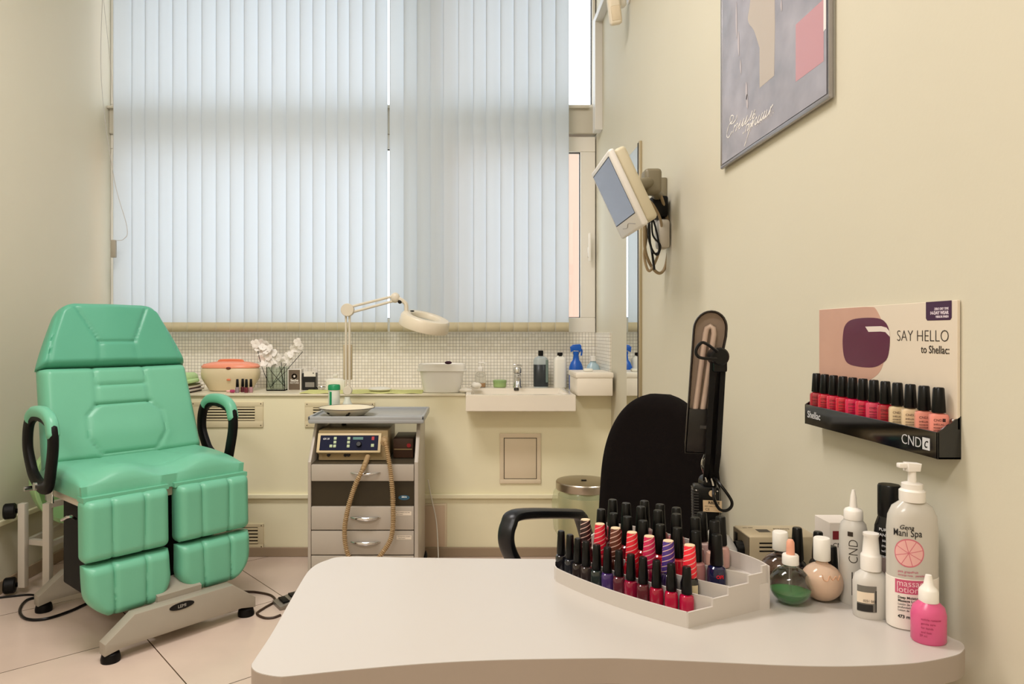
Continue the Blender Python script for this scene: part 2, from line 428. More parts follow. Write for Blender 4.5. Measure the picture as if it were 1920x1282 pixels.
# ================================================================ grilles and hatches on the boxing
GRM = mat('cream_grille', 'e0d3b0', .45)
def grille(x0, x1, z0, z1, nsl, label, fr=.045):
    t = thing('wall_vent', ((x0+x1)/2, YB, z0), 0, label, 'vent')
    w = (x1-x0)/2; h = z1-z0; b = MB()
    b.box(-w, w, -.008, 0, 0, fr*.8, .002).box(-w, w, -.008, 0, h-fr*.6, h, .002).box(-w, -w+fr, -.0078, 0, .002, h-.002, .002).box(w-fr, w, -.0078, 0, .002, h-.002, .002)
    b.build('vent_frame', GRM, t)
    MB().box(-w+fr, w-fr, -.0012, 0, fr*.8, h-fr*.6).build('dark_backing', mat('vent_dark', '2a2014', .9), t)
    H = h-fr*1.4
    for k in range(nsl):
        z = fr*.8+H*(k+.5)/nsl
        MB().box(-w+fr-.001, w-fr+.001, -.011, -.001, z-H/nsl*.27, z+H/nsl*.27, .001, M=Matrix.Translation((0,0,0))).build('louvre', GRM, t)
    sc = MB()
    for a in (-1, 1):
        for c in (.012, h-.010): sc.cyl((a*(w-.012), -.0095, c), (a*(w-.012), -.007, c), .003, seg=8)
    sc.build('screws', mat('dark_screw', '5a4a35', .5, .6), t)
def bx(px, py): q = W(px, py, YB); return q.x, q.z
grille(bx(359, 0)[0], bx(494, 0)[0], bx(0, 801)[1], bx(0, 753)[1], 5, 'wide cream louvred vent behind the right armrest of the green chair')
grille(bx(572, 0)[0], bx(703, 0)[0], bx(0, 801)[1], bx(0, 754)[1], 5, 'wide cream louvred vent behind the grey trolley')
grille(bx(405, 0)[0], bx(495, 0)[0], bx(0, 1028)[1], bx(0, 981)[1], 5, 'small low cream vent beside the green leg rests', .032)
x0, z1 = bx(937, 812); x1, z0 = bx(1014, 906)
HM = mat('beige_hatch', 'e2d2b6', .5)
t = thing('access_hatch', ((x0+x1)/2, YB, z0), 0, 'square beige access hatch in the wall under the washbasin', 'hatch')
w_, h_ = (x1-x0)/2, z1-z0
MB().box(-w_, w_, -.009, 0, 0, .024, .002).box(-w_, w_, -.009, 0, h_-.024, h_, .002).box(-w_, -w_+.022, -.0088, 0, .002, h_-.002, .002).box(w_-.022, w_, -.0088, 0, .002, h_-.002, .002).build('hatch_frame', HM, t)
MB().box(-w_+.022, w_-.022, -.001, 0, .024, h_-.024).build('shadow_gap', mat('vent_dark'), t)
MB().box(-w_+.0255, w_-.0255, -.007, -.001, .0275, h_-.0275, .001).build('hatch_door', HM, t)
x0, z1 = bx(790, 943); x1, z0 = bx(838, 1028)
t = thing('service_panel', ((x0+x1)/2, YB, z0), 0, 'pale flush service panel low on the wall right of the trolley', 'panel')
w_, h_ = (x1-x0)/2, z1-z0
MB().box(-w_, w_, -.006, 0, 0, h_, .004).build('panel_frame', HM, t)
MB().box(-w_+.01, w_-.012, -.008, -.006, .012, h_-.012, .002).build('panel_door', mat('pale_hatch', 'd8c0a6', .5), t)

# ================================================================ green treatment chair
ct = thing('treatment_chair', (-1.41, 2.98, 0), math.atan2(-.656, .755), 'mint green padded pedicure chair with split leg rests on a grey base', 'chair')
dl = Vector((-.312, 0, .95)).normalized()
org = Vector((-.20, 0, .63))
BT = .085
Mb = frame(org, (0, 1, 0), dl)
def hwb(v):
    return .335-.02*v
lum = [(-.115, .245), (-.16, .20), (-.165, .10), (-.12, .03), (.12, .03), (.165, .10), (.16, .20), (.115, .245)]
back_seams = [lum, [(-.11, .42), (-.115, .245)], [(.11, .42), (.115, .245)], [(-.10, .335), (.10, .335)], [(-.115, .248), (.115, .248)]]
def bex(u, v):
    x = abs(u)*.33; e = .012*math.exp(-((v-.28)/.17)**2)*(1 if x < .15 else math.exp(-((x-.15)/.03)**2))
    return e + .012*max(0, (abs(u)-.45))/.55
MB().cushion(Mb, hwb, .425, BT, r=.035, seams=back_seams, nu=72, nv=60, extra=bex, g=.013, sw=.005).build('backrest', GREEN, ct, ang=60)
Mh = frame(org+dl*.425+Vector((.004, 0, .001)), (0, 1, 0), dl)
def hwh(v):
    a = .322+(.205-.322)*v**1.15
    if v > .80: a -= .062*(1-math.sqrt(max(0, 1-((v-.80)/.20)**2)))*1.0
    return a
hs = [[(-.155, .275), (-.075, .105), (.075, .105), (.155, .275)], [(-.085, .0), (-.075, .105)], [(.085, .0), (.075, .105)], [(-.29, .0), (-.262, .12), (-.215, .26), (-.16, .285), (.16, .285), (.215, .26), (.262, .12), (.29, .0)]]
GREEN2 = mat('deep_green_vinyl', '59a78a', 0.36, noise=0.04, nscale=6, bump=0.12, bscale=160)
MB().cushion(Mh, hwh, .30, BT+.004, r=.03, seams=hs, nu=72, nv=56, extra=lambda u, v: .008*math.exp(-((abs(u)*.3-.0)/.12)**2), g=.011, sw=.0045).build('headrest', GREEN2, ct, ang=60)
# seat
Ms = frame((.235, 0, .575), (0, 1, 0), (-1, 0, 0))
def sex(u, v):
    th = -.022*math.cos(u*PI*2)*math.exp(-(v/.35)**2)
    return th - .02*math.exp(-(v/.12)**2) + .012*max(0, abs(u)-.5)
MB().cushion(Ms, lambda v: .335, .45, .095, r=.045, seams=[[(-.17, .10), (-.13, .38)], [(.17, .10), (.13, .38)], [(-.17, .10), (.17, .10)], [(-.31, .03), (-.31, .45)], [(.31, .03), (.31, .45)]], nu=64, nv=48, extra=sex, base=.55, g=.004).build('seat', GREEN, ct, ang=60)
# flap between seat and leg rests
b = MB()
for s in (-1, 1):
    b.prism([(.20, .012*s), (.255, .012*s), (.262, .335*s), (.20, .335*s)], .572, .590)
b.build('seat_flap', GREEN, ct)
for s, nm in ((-1, 'left'), (1, 'right')):
    sc_ = s*.178
    Mu = frame((.215, sc_, .345), (0, 1, 0), (-.03, 0, 1))
    rr = lambda v: .160-.012*max(0, (.1-v)/.1)**2-.010*max(0, (v-.9)/.1)**2
    Ml = frame((.232, sc_, .135), (0, 1, 0), (-.05, 0, 1))
    sm = [[(-.058, 0), (-.062, .25)], [(.058, 0), (.062, .25)]]
    MB().cushion(Mu, rr, .235, .08, r=.035, seams=sm, nu=64, nv=40, g=.014, sw=.0065, base=.5).build('leg_rest', GREEN, ct, ang=60)
    if s < 0: cxf = lambda v: .014*(1-v)**2
    else: cxf = lambda v: -.010*(1-v)**2
    rl = lambda v: .158-.07*max(0, 1-v/.55)**2.4
    MB().cushion(Ml, rl, .200, .08, r=.035, seams=sm, nu=64, nv=40, g=.014, sw=.0065, base=.5, cx=cxf).build('foot_rest', GREEN, ct, ang=60)
# arm rests
for s in (-1, 1):
    y = s*.375
    loop = [(-.17, y, .66), (-.215, y, .74), (-.20, y, .83), (-.13, y, .875), (-.02, y, .875), (.055, y, .845), (.075, y, .78), (.055, y, .69), (.02, y, .61), (-.06, y, .60), (-.13, y, .625)]
    pts = cm(loop, 8, True)
    ar = MB().tube(pts, .027, 16, closed=True, flat=.62, up0=(0, 1, 0), pw=3.0).build('armrest', BLACKM, ct)
    top = [Vector(p)+Vector((0, 0, 0)) for p in cm([(-.185, y, .850), (-.155, y, .874), (-.11, y, .888), (-.02, y, .888), (.05, y, .862), (.078, y, .80)], 8)]
    pd = MB(); pd.tube(top, [.018]+[.0235]*(len(top)-2)+[.018], 16, flat=.95, up0=(0, 1, 0), pw=3.0)
    pd.build('arm_pad', GREEN, ar)
    MB().cyl((-.06, s*.33, .60), (-.06, s*.40, .60), .016).box(-.10, -.02, s*.345-.004, s*.345+.004, .53, .62, .002).cyl((-.14, s*.345, .58), (-.14, s*.41, .58), .010).build('arm_bracket', CHROME, ct)
# under frame and base
b = MB().box(-.26, .215, -.31, .31, .535, .574, .006)
b.build('seat_frame', mat('white_frame_metal', 'cfc6b6', .4), ct)
MB().box(-.17, .12, -.26, .26, .16, .535, .01).build('lift_cover', mat('black_bellows', '0a0a0a', .8), ct)
b = MB()
for t0 in (.325, -.375):
    pts = [(-.305, .032), (-.305, .075), (-.20, .155), (.20, .155), (.305, .075), (.305, .032), (.24, .045), (-.24, .045)]
    M = Matrix(((0, 0, 1, t0), (1, 0, 0, 0), (0, 1, 0, 0), (0, 0, 0, 1)))
    b.prism(pts, 0, .055, M=M, bev=.004)
b.box(-.34, .34, -.10, .10, .06, .15, .01)
b.build('base', GREYM, ct)
MB().prism([(.20, .15), (.325, .15), (.325, .175), (.235, .20), (.20, .20)], -.09, .09, M=Matrix(((1,0,0,0),(0,0,-1,0),(0,1,0,0),(0,0,0,1)))).build('control_housing', GREYM, ct)
bd = MB().box(.385, .3815, -.05, .05, .112, .14, .001)
bd = MB().prism([(.05*math.cos(a)*(1), .014*math.sin(a)) for a in [2*PI*k/24 for k in range(24)]], 0, .003, M=frame((.379, -.02, .135), (0, 1, 0), (0, 0, 1)))
bd.build('maker_badge', BLACKP, ct)
text_mb('LEMI', .017, frame((.3825, -.02, .129), (0, 1, 0), (0, 0, 1)), 'CENTER').build('badge_lettering', mat('badge_grey', 'b0aca4', .4), ct)
for t0 in (.352, -.348):
    for s in (-.275, .275):
        MB().lathe([(.033, 0), (.034, .012), (.030, .030), (.022, .036)], (t0, s, 0)).build('rubber_foot', BLACKM, ct)
b = MB().tube([(.17, -.33, .50), (.20, -.36, .52), (.15, -.37, .50)], .006, smooth=5)
b.build('lever', CHROME, ct)

# footbath stand and basin behind the chair ------------------------------
st = thing('footbath_stand', (-2.0, 3.2, 0), 0, 'white square tube metal stand with black casters left of green chair', 'stand')
TUB = mat('white_square_tube', 'c9c1b4', .4)
pA = Vector((-2.065, 3.19, .035)); pB = Vector((-1.915, 3.13, .035))
for q, h in ((pA, .385), (pB, .40)):
    MB().box(q.x-.016, q.x+.016, q.y-.016, q.y+.016, q.z-.0, q.z+h, .003).build('post', TUB, st, world=True)
b = MB().tube([pA+Vector((.016, .03, .20)), pB+Vector((-.016, .03, .21))], .012, sq=True).tube([pB+Vector((0, 0, .39)), pB+Vector((.14, .24, .40))], .013, sq=True)
b.tube([pA+Vector((0, 0, .2)), pA+Vector((0, .36, .2)), pB+Vector((0.02, .40, .2)), pB+Vector((0, 0, .21))], .011, sq=True)
b.build('crossbar', TUB, st, world=True)
for zc in (.385, .045):
    c = pA+Vector((-.055, .0, zc-.035))
    b = MB().cyl(c+Vector((-.022, -.02, 0)), c+Vector((.022, .0, 0)), .036, bev=.006).cyl(c, c+Vector((.05, 0, 0)), .010)
    b.build('caster', BLACKM, st, world=True)
BASN = mat('pale_green_plastic', 'b4dc9c', .35)
t = thing('plastic_basin', (-2.0, 3.46, .26), 0, 'pale green round plastic basin standing on edge behind green chair', 'basin')
ax = Vector((.93, -.35, .08)).normalized(); q = ax.to_track_quat('Z', 'Y').to_matrix().to_4x4()
pr = [(0, 0), (.10, .004), (.155, .04), (.185, .09), (.20, .15), (.212, .152), (.212, .158), (.196, .158), (.18, .095), (.15, .048), (.10, .012), (0, .008)]
MB().lathe([(a, c) for a, c in pr], seg=40, M=Matrix.Translation(Vector((-2.10, 3.47, .47))) @ q).build('bowl', BASN, t, world=True)

# ================================================================ trolley
T = thing('equipment_trolley', (-.49, 3.36, 0), 0, 'grey drawer trolley with light tray top standing before the back wall', 'cabinet')
TX0, TX1, TY0, TY1 = -.746, -.244, 3.15, 3.60
for i, (a, c) in enumerate(((TX0, TX0+.014), (TX1-.018, TX1))):
    pts = [(TY0, .07), (TY0, .615), (TY0+.15, .785), (TY1, .785), (TY1, .07)]
    M = Matrix(((0, 0, 1, 0), (1, 0, 0, 0), (0, 1, 0, 0), (0, 0, 0, 1)))
    MB().prism(pts, a, c, M=M, bev=.002).build('side_panel', LAM, T, world=True)
MB().box(TX0+.014, TX1-.018, TY1-.02, TY1-.006, .07, .60).box(TX0+.014, TX1-.018, TY0+.02, TY1-.02, .07, .085).box(TX0+.014, TX1-.018, TY0+.012, TY1-.02, .592, .606).box(TX0+.014, TX1-.018, TY0+.012, TY1-.02, .405, .415).box(TX0+.014, TX1-.018, TY0+.012, TY1-.02, .526, .532).build('carcass', mat('dark_laminate', '4a4232', .5), T, world=True)
MB().box(TX0-.012, TX1+.022, TY0+.05, TY1+.03, .783, .808, .008).box(TX0-.012, TX1+.022, TY0+.05, TY0+.062, .80, .817, .004).box(TX0-.012, TX1+.022, TY1+.018, TY1+.03, .80, .817, .004).box(TX0-.012, TX0, TY0+.05, TY1+.03, .80, .817, .004).box(TX1+.01, TX1+.022, TY0+.05, TY1+.03, .80, .817, .004).build('tray_top', mat('grey_tray', 'a3a6a8', .3), T, world=True)
ds = [(.530, .604), (.309, .413), (.196, .304), (.085, .191)]
for i, (a, c) in enumerate(ds):
    d = MB().box(TX0+.016, TX1-.020, TY0-.004, TY0+.40, a, c, .003).build('drawer', LAM, T, world=True)
    zc = (a+c)/2+ (.004 if i else 0); xm = -.483
    h = MB(); N_ = 20
    h.tube([(xm-.068+.136*k/N_, TY0-.006-.016*(1-(2*k/N_-1)**2), zc+.002-.004*(1-(2*k/N_-1)**2)) for k in range(N_+1)], [.0016+(.0085 if i else .004)*(1-abs(2*k/N_-1)**2.2) for k in range(N_+1)], 12, flat=1)
    h.cyl((xm-.055, TY0-.004, zc), (xm-.055, TY0-.012, zc), .003).cyl((xm+.055, TY0-.004, zc), (xm+.055, TY0-.012, zc), .003)
    h.build('drawer_handle', CHROME, d, world=True)
    if i in (1, 2):
        zz = c-.028
        MB().box(-.352 if i == 1 else -.342, -.275, TY0-.0046, TY0-.004, zz-.010, zz+.008).build('paper_sticker', mat('sticker_paper', 'e4d8c8', .6), d, world=True)
        tx = text_mb('Инструменты чистые' if i == 1 else 'Материалы разные', .007, FR(-.348 if i == 1 else -.338, TY0-.0047, zz+.001), sx=.9, ext=.0001)
        tx.merge(text_mb('стерильные', .006, FR(-.348 if i == 1 else -.338, TY0-.0047, zz-.007), ext=.0001))
        tx.build('sticker_lettering', mat('ink_black', '181414', .6), d, world=True)
# badge in the niche
bd = MB().prism([(.026*math.cos(a), .011*math.sin(a)) for a in [PI*k/16 for k in range(32)]], 0, .002, M=FR(-.310, TY0+.0115, .452))
nb = MB().box(TX0+.016, TX1-.020, TY0+.012, TY0+.016, .415, .526).build('niche_shade_sheet', mat('niche_shade', '2f2716', .35), T, world=True)  # dark sheet stands in for the shade inside the open niche
bd.build('oval_badge', mat('badge_blue', '2c5a74', .3), nb, world=True)
text_mb('Iskra', .012, FR(-.310, TY0+.0092, .452), 'CENTER', shear=.3, bold=.0003).build('badge_script', mat('badge_white', 'e8eef0', .4), nb, world=True)
for (cx_, cy_) in ((TX0+.04, TY0+.05), (TX1-.03, TY0+.05), (TX0+.04, TY1-.05), (TX1+.00, TY1-.0)):
    MB().cyl((cx_-.012, cy_, .032), (cx_+.012, cy_, .032), .032, bev=.004).cyl((cx_, cy_, .035), (cx_, cy_, .072), .008).build('caster', BLACKP, T, world=True)
# white cord beside trolley
o = MB().tube([(-.235, 3.70, .42), (-.22, 3.70, .34), (-.19, 3.69, .2), (-.175, 3.6, .05), (-.17, 3.5, .006), (-.1, 3.3, .005)], .003, smooth=8).build('electric_lead', WHITEP)
tag(o, 'thin white cord hanging down the right side of the trolley', 'cord')

# drill control unit on trolley shelf
D = thing('drill_control_unit', (-.56, 3.3, .606), 0, 'beige podiatry drill unit with dark blue control panel on trolley shelf', 'device')
BEI = mat('beige_housing', 'bfa982', .4)
MB().box(-.716, -.392, 3.235, 3.53, .608, .748, .004).build('housing', BEI, D, world=True)
MB().box(-.700, -.410, 3.2345, 3.237, .616, .652, .002).build('socket_plate', mat('beige_plate', 'b39a70', .4), D, world=True)
b = MB()
for xx in (-.668, -.590, -.575): b.cyl((xx, 3.236, .634), (xx, 3.226, .634), .0075)
b.build('socket_knobs', BLACKP, D, world=True)
Mp = frame((-.719, 3.196, .651), (1, 0, 0), (.03, .36, 1))
MB().box(0, .296, 0, .092, -.05, 0, .003, M=Mp).build('panel_bezel', mat('light_beige_bezel', 'd6c39c', .4), D, world=True)
pn = MB().box(.014, .283, .010, .080, 0, .0015, M=Mp).build('control_panel', mat('navy_panel', '0a1030', .5, spec=.2), D, world=True)
bt = MB()
for (u_, v_) in ((.083, .066), (.083, .048), (.083, .030), (.066, .030), (.146, .066), (.146, .048), (.146, .030)): bt.box(u_-.0065, u_+.0065, v_-.0065, v_+.0065, .0015, .003, .001, M=Mp)
bt.build('buttons', mat('pale_buttons', 'b9c9a4', .5), pn, world=True)
MB().box(.165, .212, .060, .072, .0015, .0022, M=Mp).build('display_window', mat('teal_lcd', '2f6f68', .3), pn, world=True)
MB().lathe([(.013, 0), (.012, .012), (.010, .014)], M=Mp @ Matrix.Translation((.195, .038, .0015))).build('dial', BLACKP, pn, world=True)
tx = text_mb('GX 35', .011, Mp @ Matrix.Translation((.026, .060, .002)), ext=.0002, shear=.25, bold=.0002)
tx.build('panel_lettering', mat('white_ink', 'e8e8ea', .5), pn, world=True)
MB().box(.252, .264, .058, .074, .0015, .0022, M=Mp).build('red_mark', mat('red_mark', 'b02a30', .5), pn, world=True)
MB().box(.251, .265, .026, .040, .0015, .003, .001, M=Mp).build('power_button', mat('pale_buttons'), pn, world=True)
HOSE = mat('tan_ribbed_hose', 'a98e68', .5)
def hose(pts, tip):
    P = cm(pts, 26); rr = []; acc = 0
    for i, q_ in enumerate(P):
        if i: acc += (P[i]-P[i-1]).length
        rr.append(.0092+.0022*math.sin(acc*2*PI/.0075))
    # resample finely so the rings read
    L = [P[0]]; step = .0018; a = P[0]
    dense = []
    for i in range(len(P)-1):
        n = max(1, int((P[i+1]-P[i]).length/step))
        for k in range(n): dense.append(P[i].lerp(P[i+1], k/n))
    dense.append(P[-1]); rr = []; acc = 0
    for i in range(len(dense)):
        if i: acc += (dense[i]-dense[i-1]).length
        s_ = math.sin(acc*2*PI/.0085)
        rr.append((.0098+.0022*(1 if s_ > 0 else -1)*min(1, abs(s_)*2)) if acc > tip else .0125-.01*acc)
    return MB().tube(dense, rr, 10)
h1 = [W(690, 856, 3.19), W(680, 880, 3.10), W(664, 915, 3.09), W(651, 960, 3.09), W(646, 1000, 3.10), W(652, 1038, 3.10), W(668, 1062, 3.10), W(690, 1068, 3.10), W(714, 1040, 3.10), W(734, 1005, 3.10), W(737, 950, 3.09), W(733, 890, 3.09), W(724, 835, 3.12), W(720, 824, 3.17)]
hose(h1, .045).build('hose', HOSE, D, world=True)
h = W(721, 828, 3.185); MB().cyl(h+Vector((-.002, .03, .006)), h+Vector((0, -.012, -.004)), .018, bev=.003).build('handpiece_rest', HOSE, D, world=True)
b = MB().tube([W(641, 790, 3.45), W(645, 805, 3.45), W(632, 815, 3.40), W(655, 803, 3.42), W(676, 812, 3.40), W(660, 822, 3.4)], .004, smooth=6).cyl(W(645, 788, 3.45), W(645, 800, 3.45), .012)
b.build('coiled_lead', BLACKP, D, world=True)
b = MB().box(-.375, -.28, 3.30, 3.52, .608, .70, .003)
t = thing('red_button_device', (-.32, 3.4, .607), 0, 'small dark device with red button behind the ribbed hose on trolley', 'device')
b.build('housing', mat('dark_brown_box', '4a3020', .5), t, world=True)
MB().cyl((-.300, 3.30, .668), (-.300, 3.294, .668), .010).build('red_button', mat('red_plastic', 'b01c28', .3), t, world=True)
MB().box(-.37, -.285, 3.292, 3.30, .648, .652).build('front_ledge', mat('beige_plate'), t, world=True)

# enamel bowl
bo = thing('enamel_bowl', (-.600, 3.325, .808), 0, 'shallow cream enamel bowl with dark rim on the trolley tray', 'bowl')
MB().lathe([(0, 0), (.075, 0), (.085, .004), (.115, .028), (.132, .037), (.131, .0385), (.113, .031), (.08, .007), (0, .004)], seg=48).build('bowl_body', mat('cream_enamel', 'e6dcc2', .2), bo)
MB().tube([(.132*math.cos(2*PI*k/48), .132*math.sin(2*PI*k/48), .038) for k in range(48)], .0018, 6, closed=True).build('rim', mat('dark_rim', '2a1712', .35), bo)
b = MB()
for (a0, zz, r_) in ((-1.35, .014, .008), (-1.30, .022, .006), (-2.35, .018, .007), (-1.42, .008, .005)):
    rr_ = .0868+(.030)*(zz-.004)/.024; b.sphere((rr_*math.cos(a0), rr_*math.sin(a0), zz), r_, 1.0, .35, .8, seg=8, M=None)
b.build('enamel_chips', mat('chip_black', '14100d', .6), bo)
# wipes tub
wt = thing('wipes_tub', (-.696, 3.50, .808), 0, 'white tub with green screw lid and green print on the trolley', 'tub')
MB().lathe([(.028, 0), (.029, .003), (.029, .108), (.024, .114)], seg=28).build('tub_body', mat('milky_plastic', 'dfe4d8', .3), wt)
MB().lathe([(.031, .108), (.031, .128), (.027, .134), (.012, .136)], seg=28).build('lid', mat('green_lid', '1f8f5c', .35), wt)
b = MB().lathe([(.0294, .02), (.0294, .10)], seg=28, cap=False)
for f in [f for f in b.bm.faces if not (-2.2 < math.atan2(f.calc_center_median().y, f.calc_center_median().x) < -1.75)]: b.bm.faces.remove(f)
b.build('green_print', mat('green_lid'), wt)

# magnifier lamp ---------------------------------------------------------
ML = thing('magnifier_lamp', (-.633, 3.50, .808), 0, 'cream articulated magnifying lamp with round head standing on the trolley', 'lamp')
CR = mat('cream_lamp_metal', 'd4ccba', .35)
x0, y0 = -.633, 3.52
MB().lathe([(.036, 0), (.034, .01), (.014, .06), (.014, .07)], (x0, y0, .808), seg=20).build('base', mat('milky_plastic'), ML, world=True)
def pt(px, py, Y=3.52): return W(px, py, Y)
j1 = pt(652, 732); j2 = pt(652, 581); j3 = pt(741, 558)
for j, r_ in ((j1, .022), (j2, .033)): MB().cyl(j+Vector((0, -.018, 0)), j+Vector((0, .018, 0)), r_, bev=.002).build('pivot_disc', CR, ML, world=True)
MB().sphere(j3, .022, 1.1, .8, 1.2).build('elbow_joint', CR, ML, world=True)
b = MB()
for dy in (-.009, .009):
    b.tube([j1+Vector((dy, 0, 0)), j2+Vector((dy, 0, -.02))], .0058)
up = (j3-j2).normalized(); nn = Vector((-up.z, 0, up.x))
for dd in (-.017, .012):
    b.tube([j2+nn*dd, j3+nn*dd*.8], .0068)
b.build('arm', CR, ML, world=True)
MB().box(x0-.022, x0+.022, y0+.004, y0+.03, 1.2-(712-625)/1300*3.52, 1.2-(646-625)/1300*3.52, .004).build('spring_cover', mat('tan_cover', 'b9a988', .5), ML, world=True)
j4 = pt(762, 583); hc = pt(797, 601)
MB().tube([j3, pt(752, 562), pt(761, 570), j4+Vector((0, 0, .005)), pt(764, 592)], .011, smooth=4).build('head_bracket', CR, ML, world=True)
MB().sphere(pt(750, 565), .012).sphere(pt(773, 583), .008, 1.4, 1, .5).build('thumb_screws', BLACKP, ML, world=True)
tilt = Matrix.Rotation(math.radians(14), 4, 'Y') @ Matrix.Rotation(math.radians(12), 4, 'X')
Mh_ = Matrix.Translation(hc) @ tilt
MB().lathe([(.078, -.034), (.118, -.036), (.128, -.038), (.129, -.034), (.126, .010), (.118, .021), (.10, .026), (.078, .022), (.070, .010), (.070, -.030), (.078, -.034)], seg=48, M=Mh_, cap=False).build('head', mat('cream_lamp_head', 'dcd2bc', .3), ML, world=True)
MB().lathe([(0, -.008), (.04, -.006), (.071, 0), (.04, .006), (0, .008)], seg=40, M=Mh_).build('lens', mat('lens_glass', 'e8f0f0', .02, trans=1), ML, world=True)

# ================================================================ things on the sill
def sx(px, py=None, Y=None): return (px-885)/1300*Y
LG = mat('lime_towel', 'b8dd96', .9, noise=.1, nscale=30, bump=.6, bscale=300, sheen=.3)
tw = thing('folded_towel', (sx(334, 0, 3.86), 3.86, .921), 0, 'folded lime green towel on top of the magazines', 'towel')
b = MB()
for k in range(3):
    pts = [(-.085, 0, .012+.017*k), (-.03, 0, .014+.02*k), (.04, 0, .013+.019*k), (.075, 0, .010+.014*k)]
    b.tube(cm(pts, 6), [.005]+[.011]*(len(cm(pts, 6))-2)+[.008], 10)
b = MB()
b.box(-.10, .085, -.09, .09, 0, .066, .024, seg=4)
b.warp(lambda c: (c.x, c.y, c.z*(1-.25*(c.x/.1)**2)+.006*math.sin(c.x*40)*math.sin(c.y*30+1)))
b.build('towel_fold', LG, tw)
MB().tube([(.02, -.092, .012), (.075, -.088, .014), (.088, -.05, .016), (.088, .05, .016)], .012, smooth=6).build('rolled_edge', LG, tw)
mg = 0
for k, (z, c, off) in enumerate(((.875, '33343c', 0), (.884, 'c9c0b8', .012), (.893, '5a3340', -.006), (.902, 'd8d0c0', .004), (.911, '6b7040', -.01))):
    o = MB().box(-.095, .095, -.10, .10, 0, .009, .002, M=Matrix.Translation((sx(334, 0, 3.86)+off, 3.86, z))).build('magazine', mat('magazine_%d' % k, c, .5))
    tag(o, ['dark magazine lowest in the pile under the green towel', 'grey white magazine second from the bottom under green towel', 'maroon magazine in the middle of the pile under towel', 'pale magazine second from the top under green towel', 'olive magazine directly beneath the green towel'][k], 'magazine', 'magazines under the towel')
# paraffin bath
PB = thing('paraffin_bath', (sx(433, 0, 3.95), 3.95, .875), 0, 'cream oval paraffin wax bath with salmon pink lid on sill', 'wax heater')
MB().lathe([(.10, 0), (.118, .004), (.133, .03), (.158, .07), (.163, .10), (.159, .125), (.152, .134)], sx=1.0, sy=.62, seg=40, pw=2.6).build('tub_body', mat('cream_bath', 'e2d1ae', .35), PB)
MB().lathe([(.160, .132), (.160, .140), (.148, .152), (.10, .163), (.05, .167), (0, .168)], sx=1.0, sy=.62, seg=40, pw=2.6).build('lid', mat('salmon_plastic', 'f29a7c', .25), PB)
MB().tube([(-.07, 0, .160), (-.05, 0, .170), (.05, 0, .170), (.07, 0, .160)], .010, smooth=6).build('lid_handle', mat('salmon_dark', 'e0805c', .3), PB)
MB().sphere((.02, -.098, .132), .014, 1, .6, .5).build('latch', mat('dark_latch', '6a2c20', .4), PB)
MB().sphere((.022, -.100, .068), .012, 1, .4, .5).build('dial', mat('salmon_dark'), PB)
# polish bottle prototypes ------------------------------------------------
CAPM = mat('black_cap', '050505', .3, spec=.3); 
POL = {}
def lac(c, r=.12):
    if c not in POL: POL[c] = mat('lacquer_'+c, c, r, coat=.6)
    return POL[c]
def slim(loc, label, color, group, cap_m=None):
    t = thing('polish_bottle', loc, 0, label, 'nail polish', group)
    MB().lathe([(.0085, 0), (.0102, .0015), (.0105, .004), (.0105, .024), (.0095, .0285), (.005, .0315), (.005, .033)], seg=24, pw=3.0).build('bottle_body', lac(color), t)
    MB().lathe([(.0080, .0315), (.0085, .033), (.0065, .073), (.0052, .0745), (0, .0748)], seg=24).build('cap', cap_m or CAPM, t)
    return t
def fat(loc, label, color, group):
    t = thing('polish_bottle', loc, 0, label, 'nail polish', group)
    MB().lathe([(.012, 0), (.0145, .002), (.0148, .006), (.0150, .026), (.0135, .034), (.0075, .0385), (.0070, .041)], seg=28, pw=2.4).build('bottle_body', lac(color), t)
    MB().lathe([(.0105, .0385), (.0108, .040), (.0082, .0865), (.007, .088), (0, .0885)], seg=28).build('cap', CAPM, t)
    return t
def stripe_mat(name, c, line):
    if name in MC: return MC[name]
    m = bpy.data.materials.new(name); MC[name] = m; m.use_nodes = True; nt = m.node_tree; p = nt.nodes['Principled BSDF']; p.inputs['Roughness'].default_value = .4
    tc = nt.nodes.new('ShaderNodeTexCoord'); sp = nt.nodes.new('ShaderNodeSeparateXYZ'); nt.links.new(tc.outputs['Object'], sp.inputs[0])
    at = nt.nodes.new('ShaderNodeMath'); at.operation = 'ARCTAN2'; nt.links.new(sp.outputs[1], at.inputs[0]); nt.links.new(sp.outputs[0], at.inputs[1])
    m1 = nt.nodes.new('ShaderNodeMath'); m1.operation = 'MULTIPLY'; m1.inputs[1].default_value = -.55; nt.links.new(at.outputs[0], m1.inputs[0])
    m2 = nt.nodes.new('ShaderNodeMath'); m2.operation = 'MULTIPLY_ADD'; m2.inputs[1].default_value = 120; nt.links.new(sp.outputs[2], m2.inputs[0]); nt.links.new(m1.outputs[0], m2.inputs[2])
    fr = nt.nodes.new('ShaderNodeMath'); fr.operation = 'FRACT'; nt.links.new(m2.outputs[0], fr.inputs[0])
    lt = nt.nodes.new('ShaderNodeMath'); lt.operation = 'LESS_THAN'; lt.inputs[1].default_value = .17; nt.links.new(fr.outputs[0], lt.inputs[0])
    mx = nt.nodes.new('ShaderNodeMix'); mx.data_type = 'RGBA'; mx.inputs['A'].default_value = lin(c); mx.inputs['B'].default_value = lin(line)
    nt.links.new(lt.outputs[0], mx.inputs['Factor']); nt.links.new(mx.outputs['Result'], p.inputs['Base Color'])
    return m
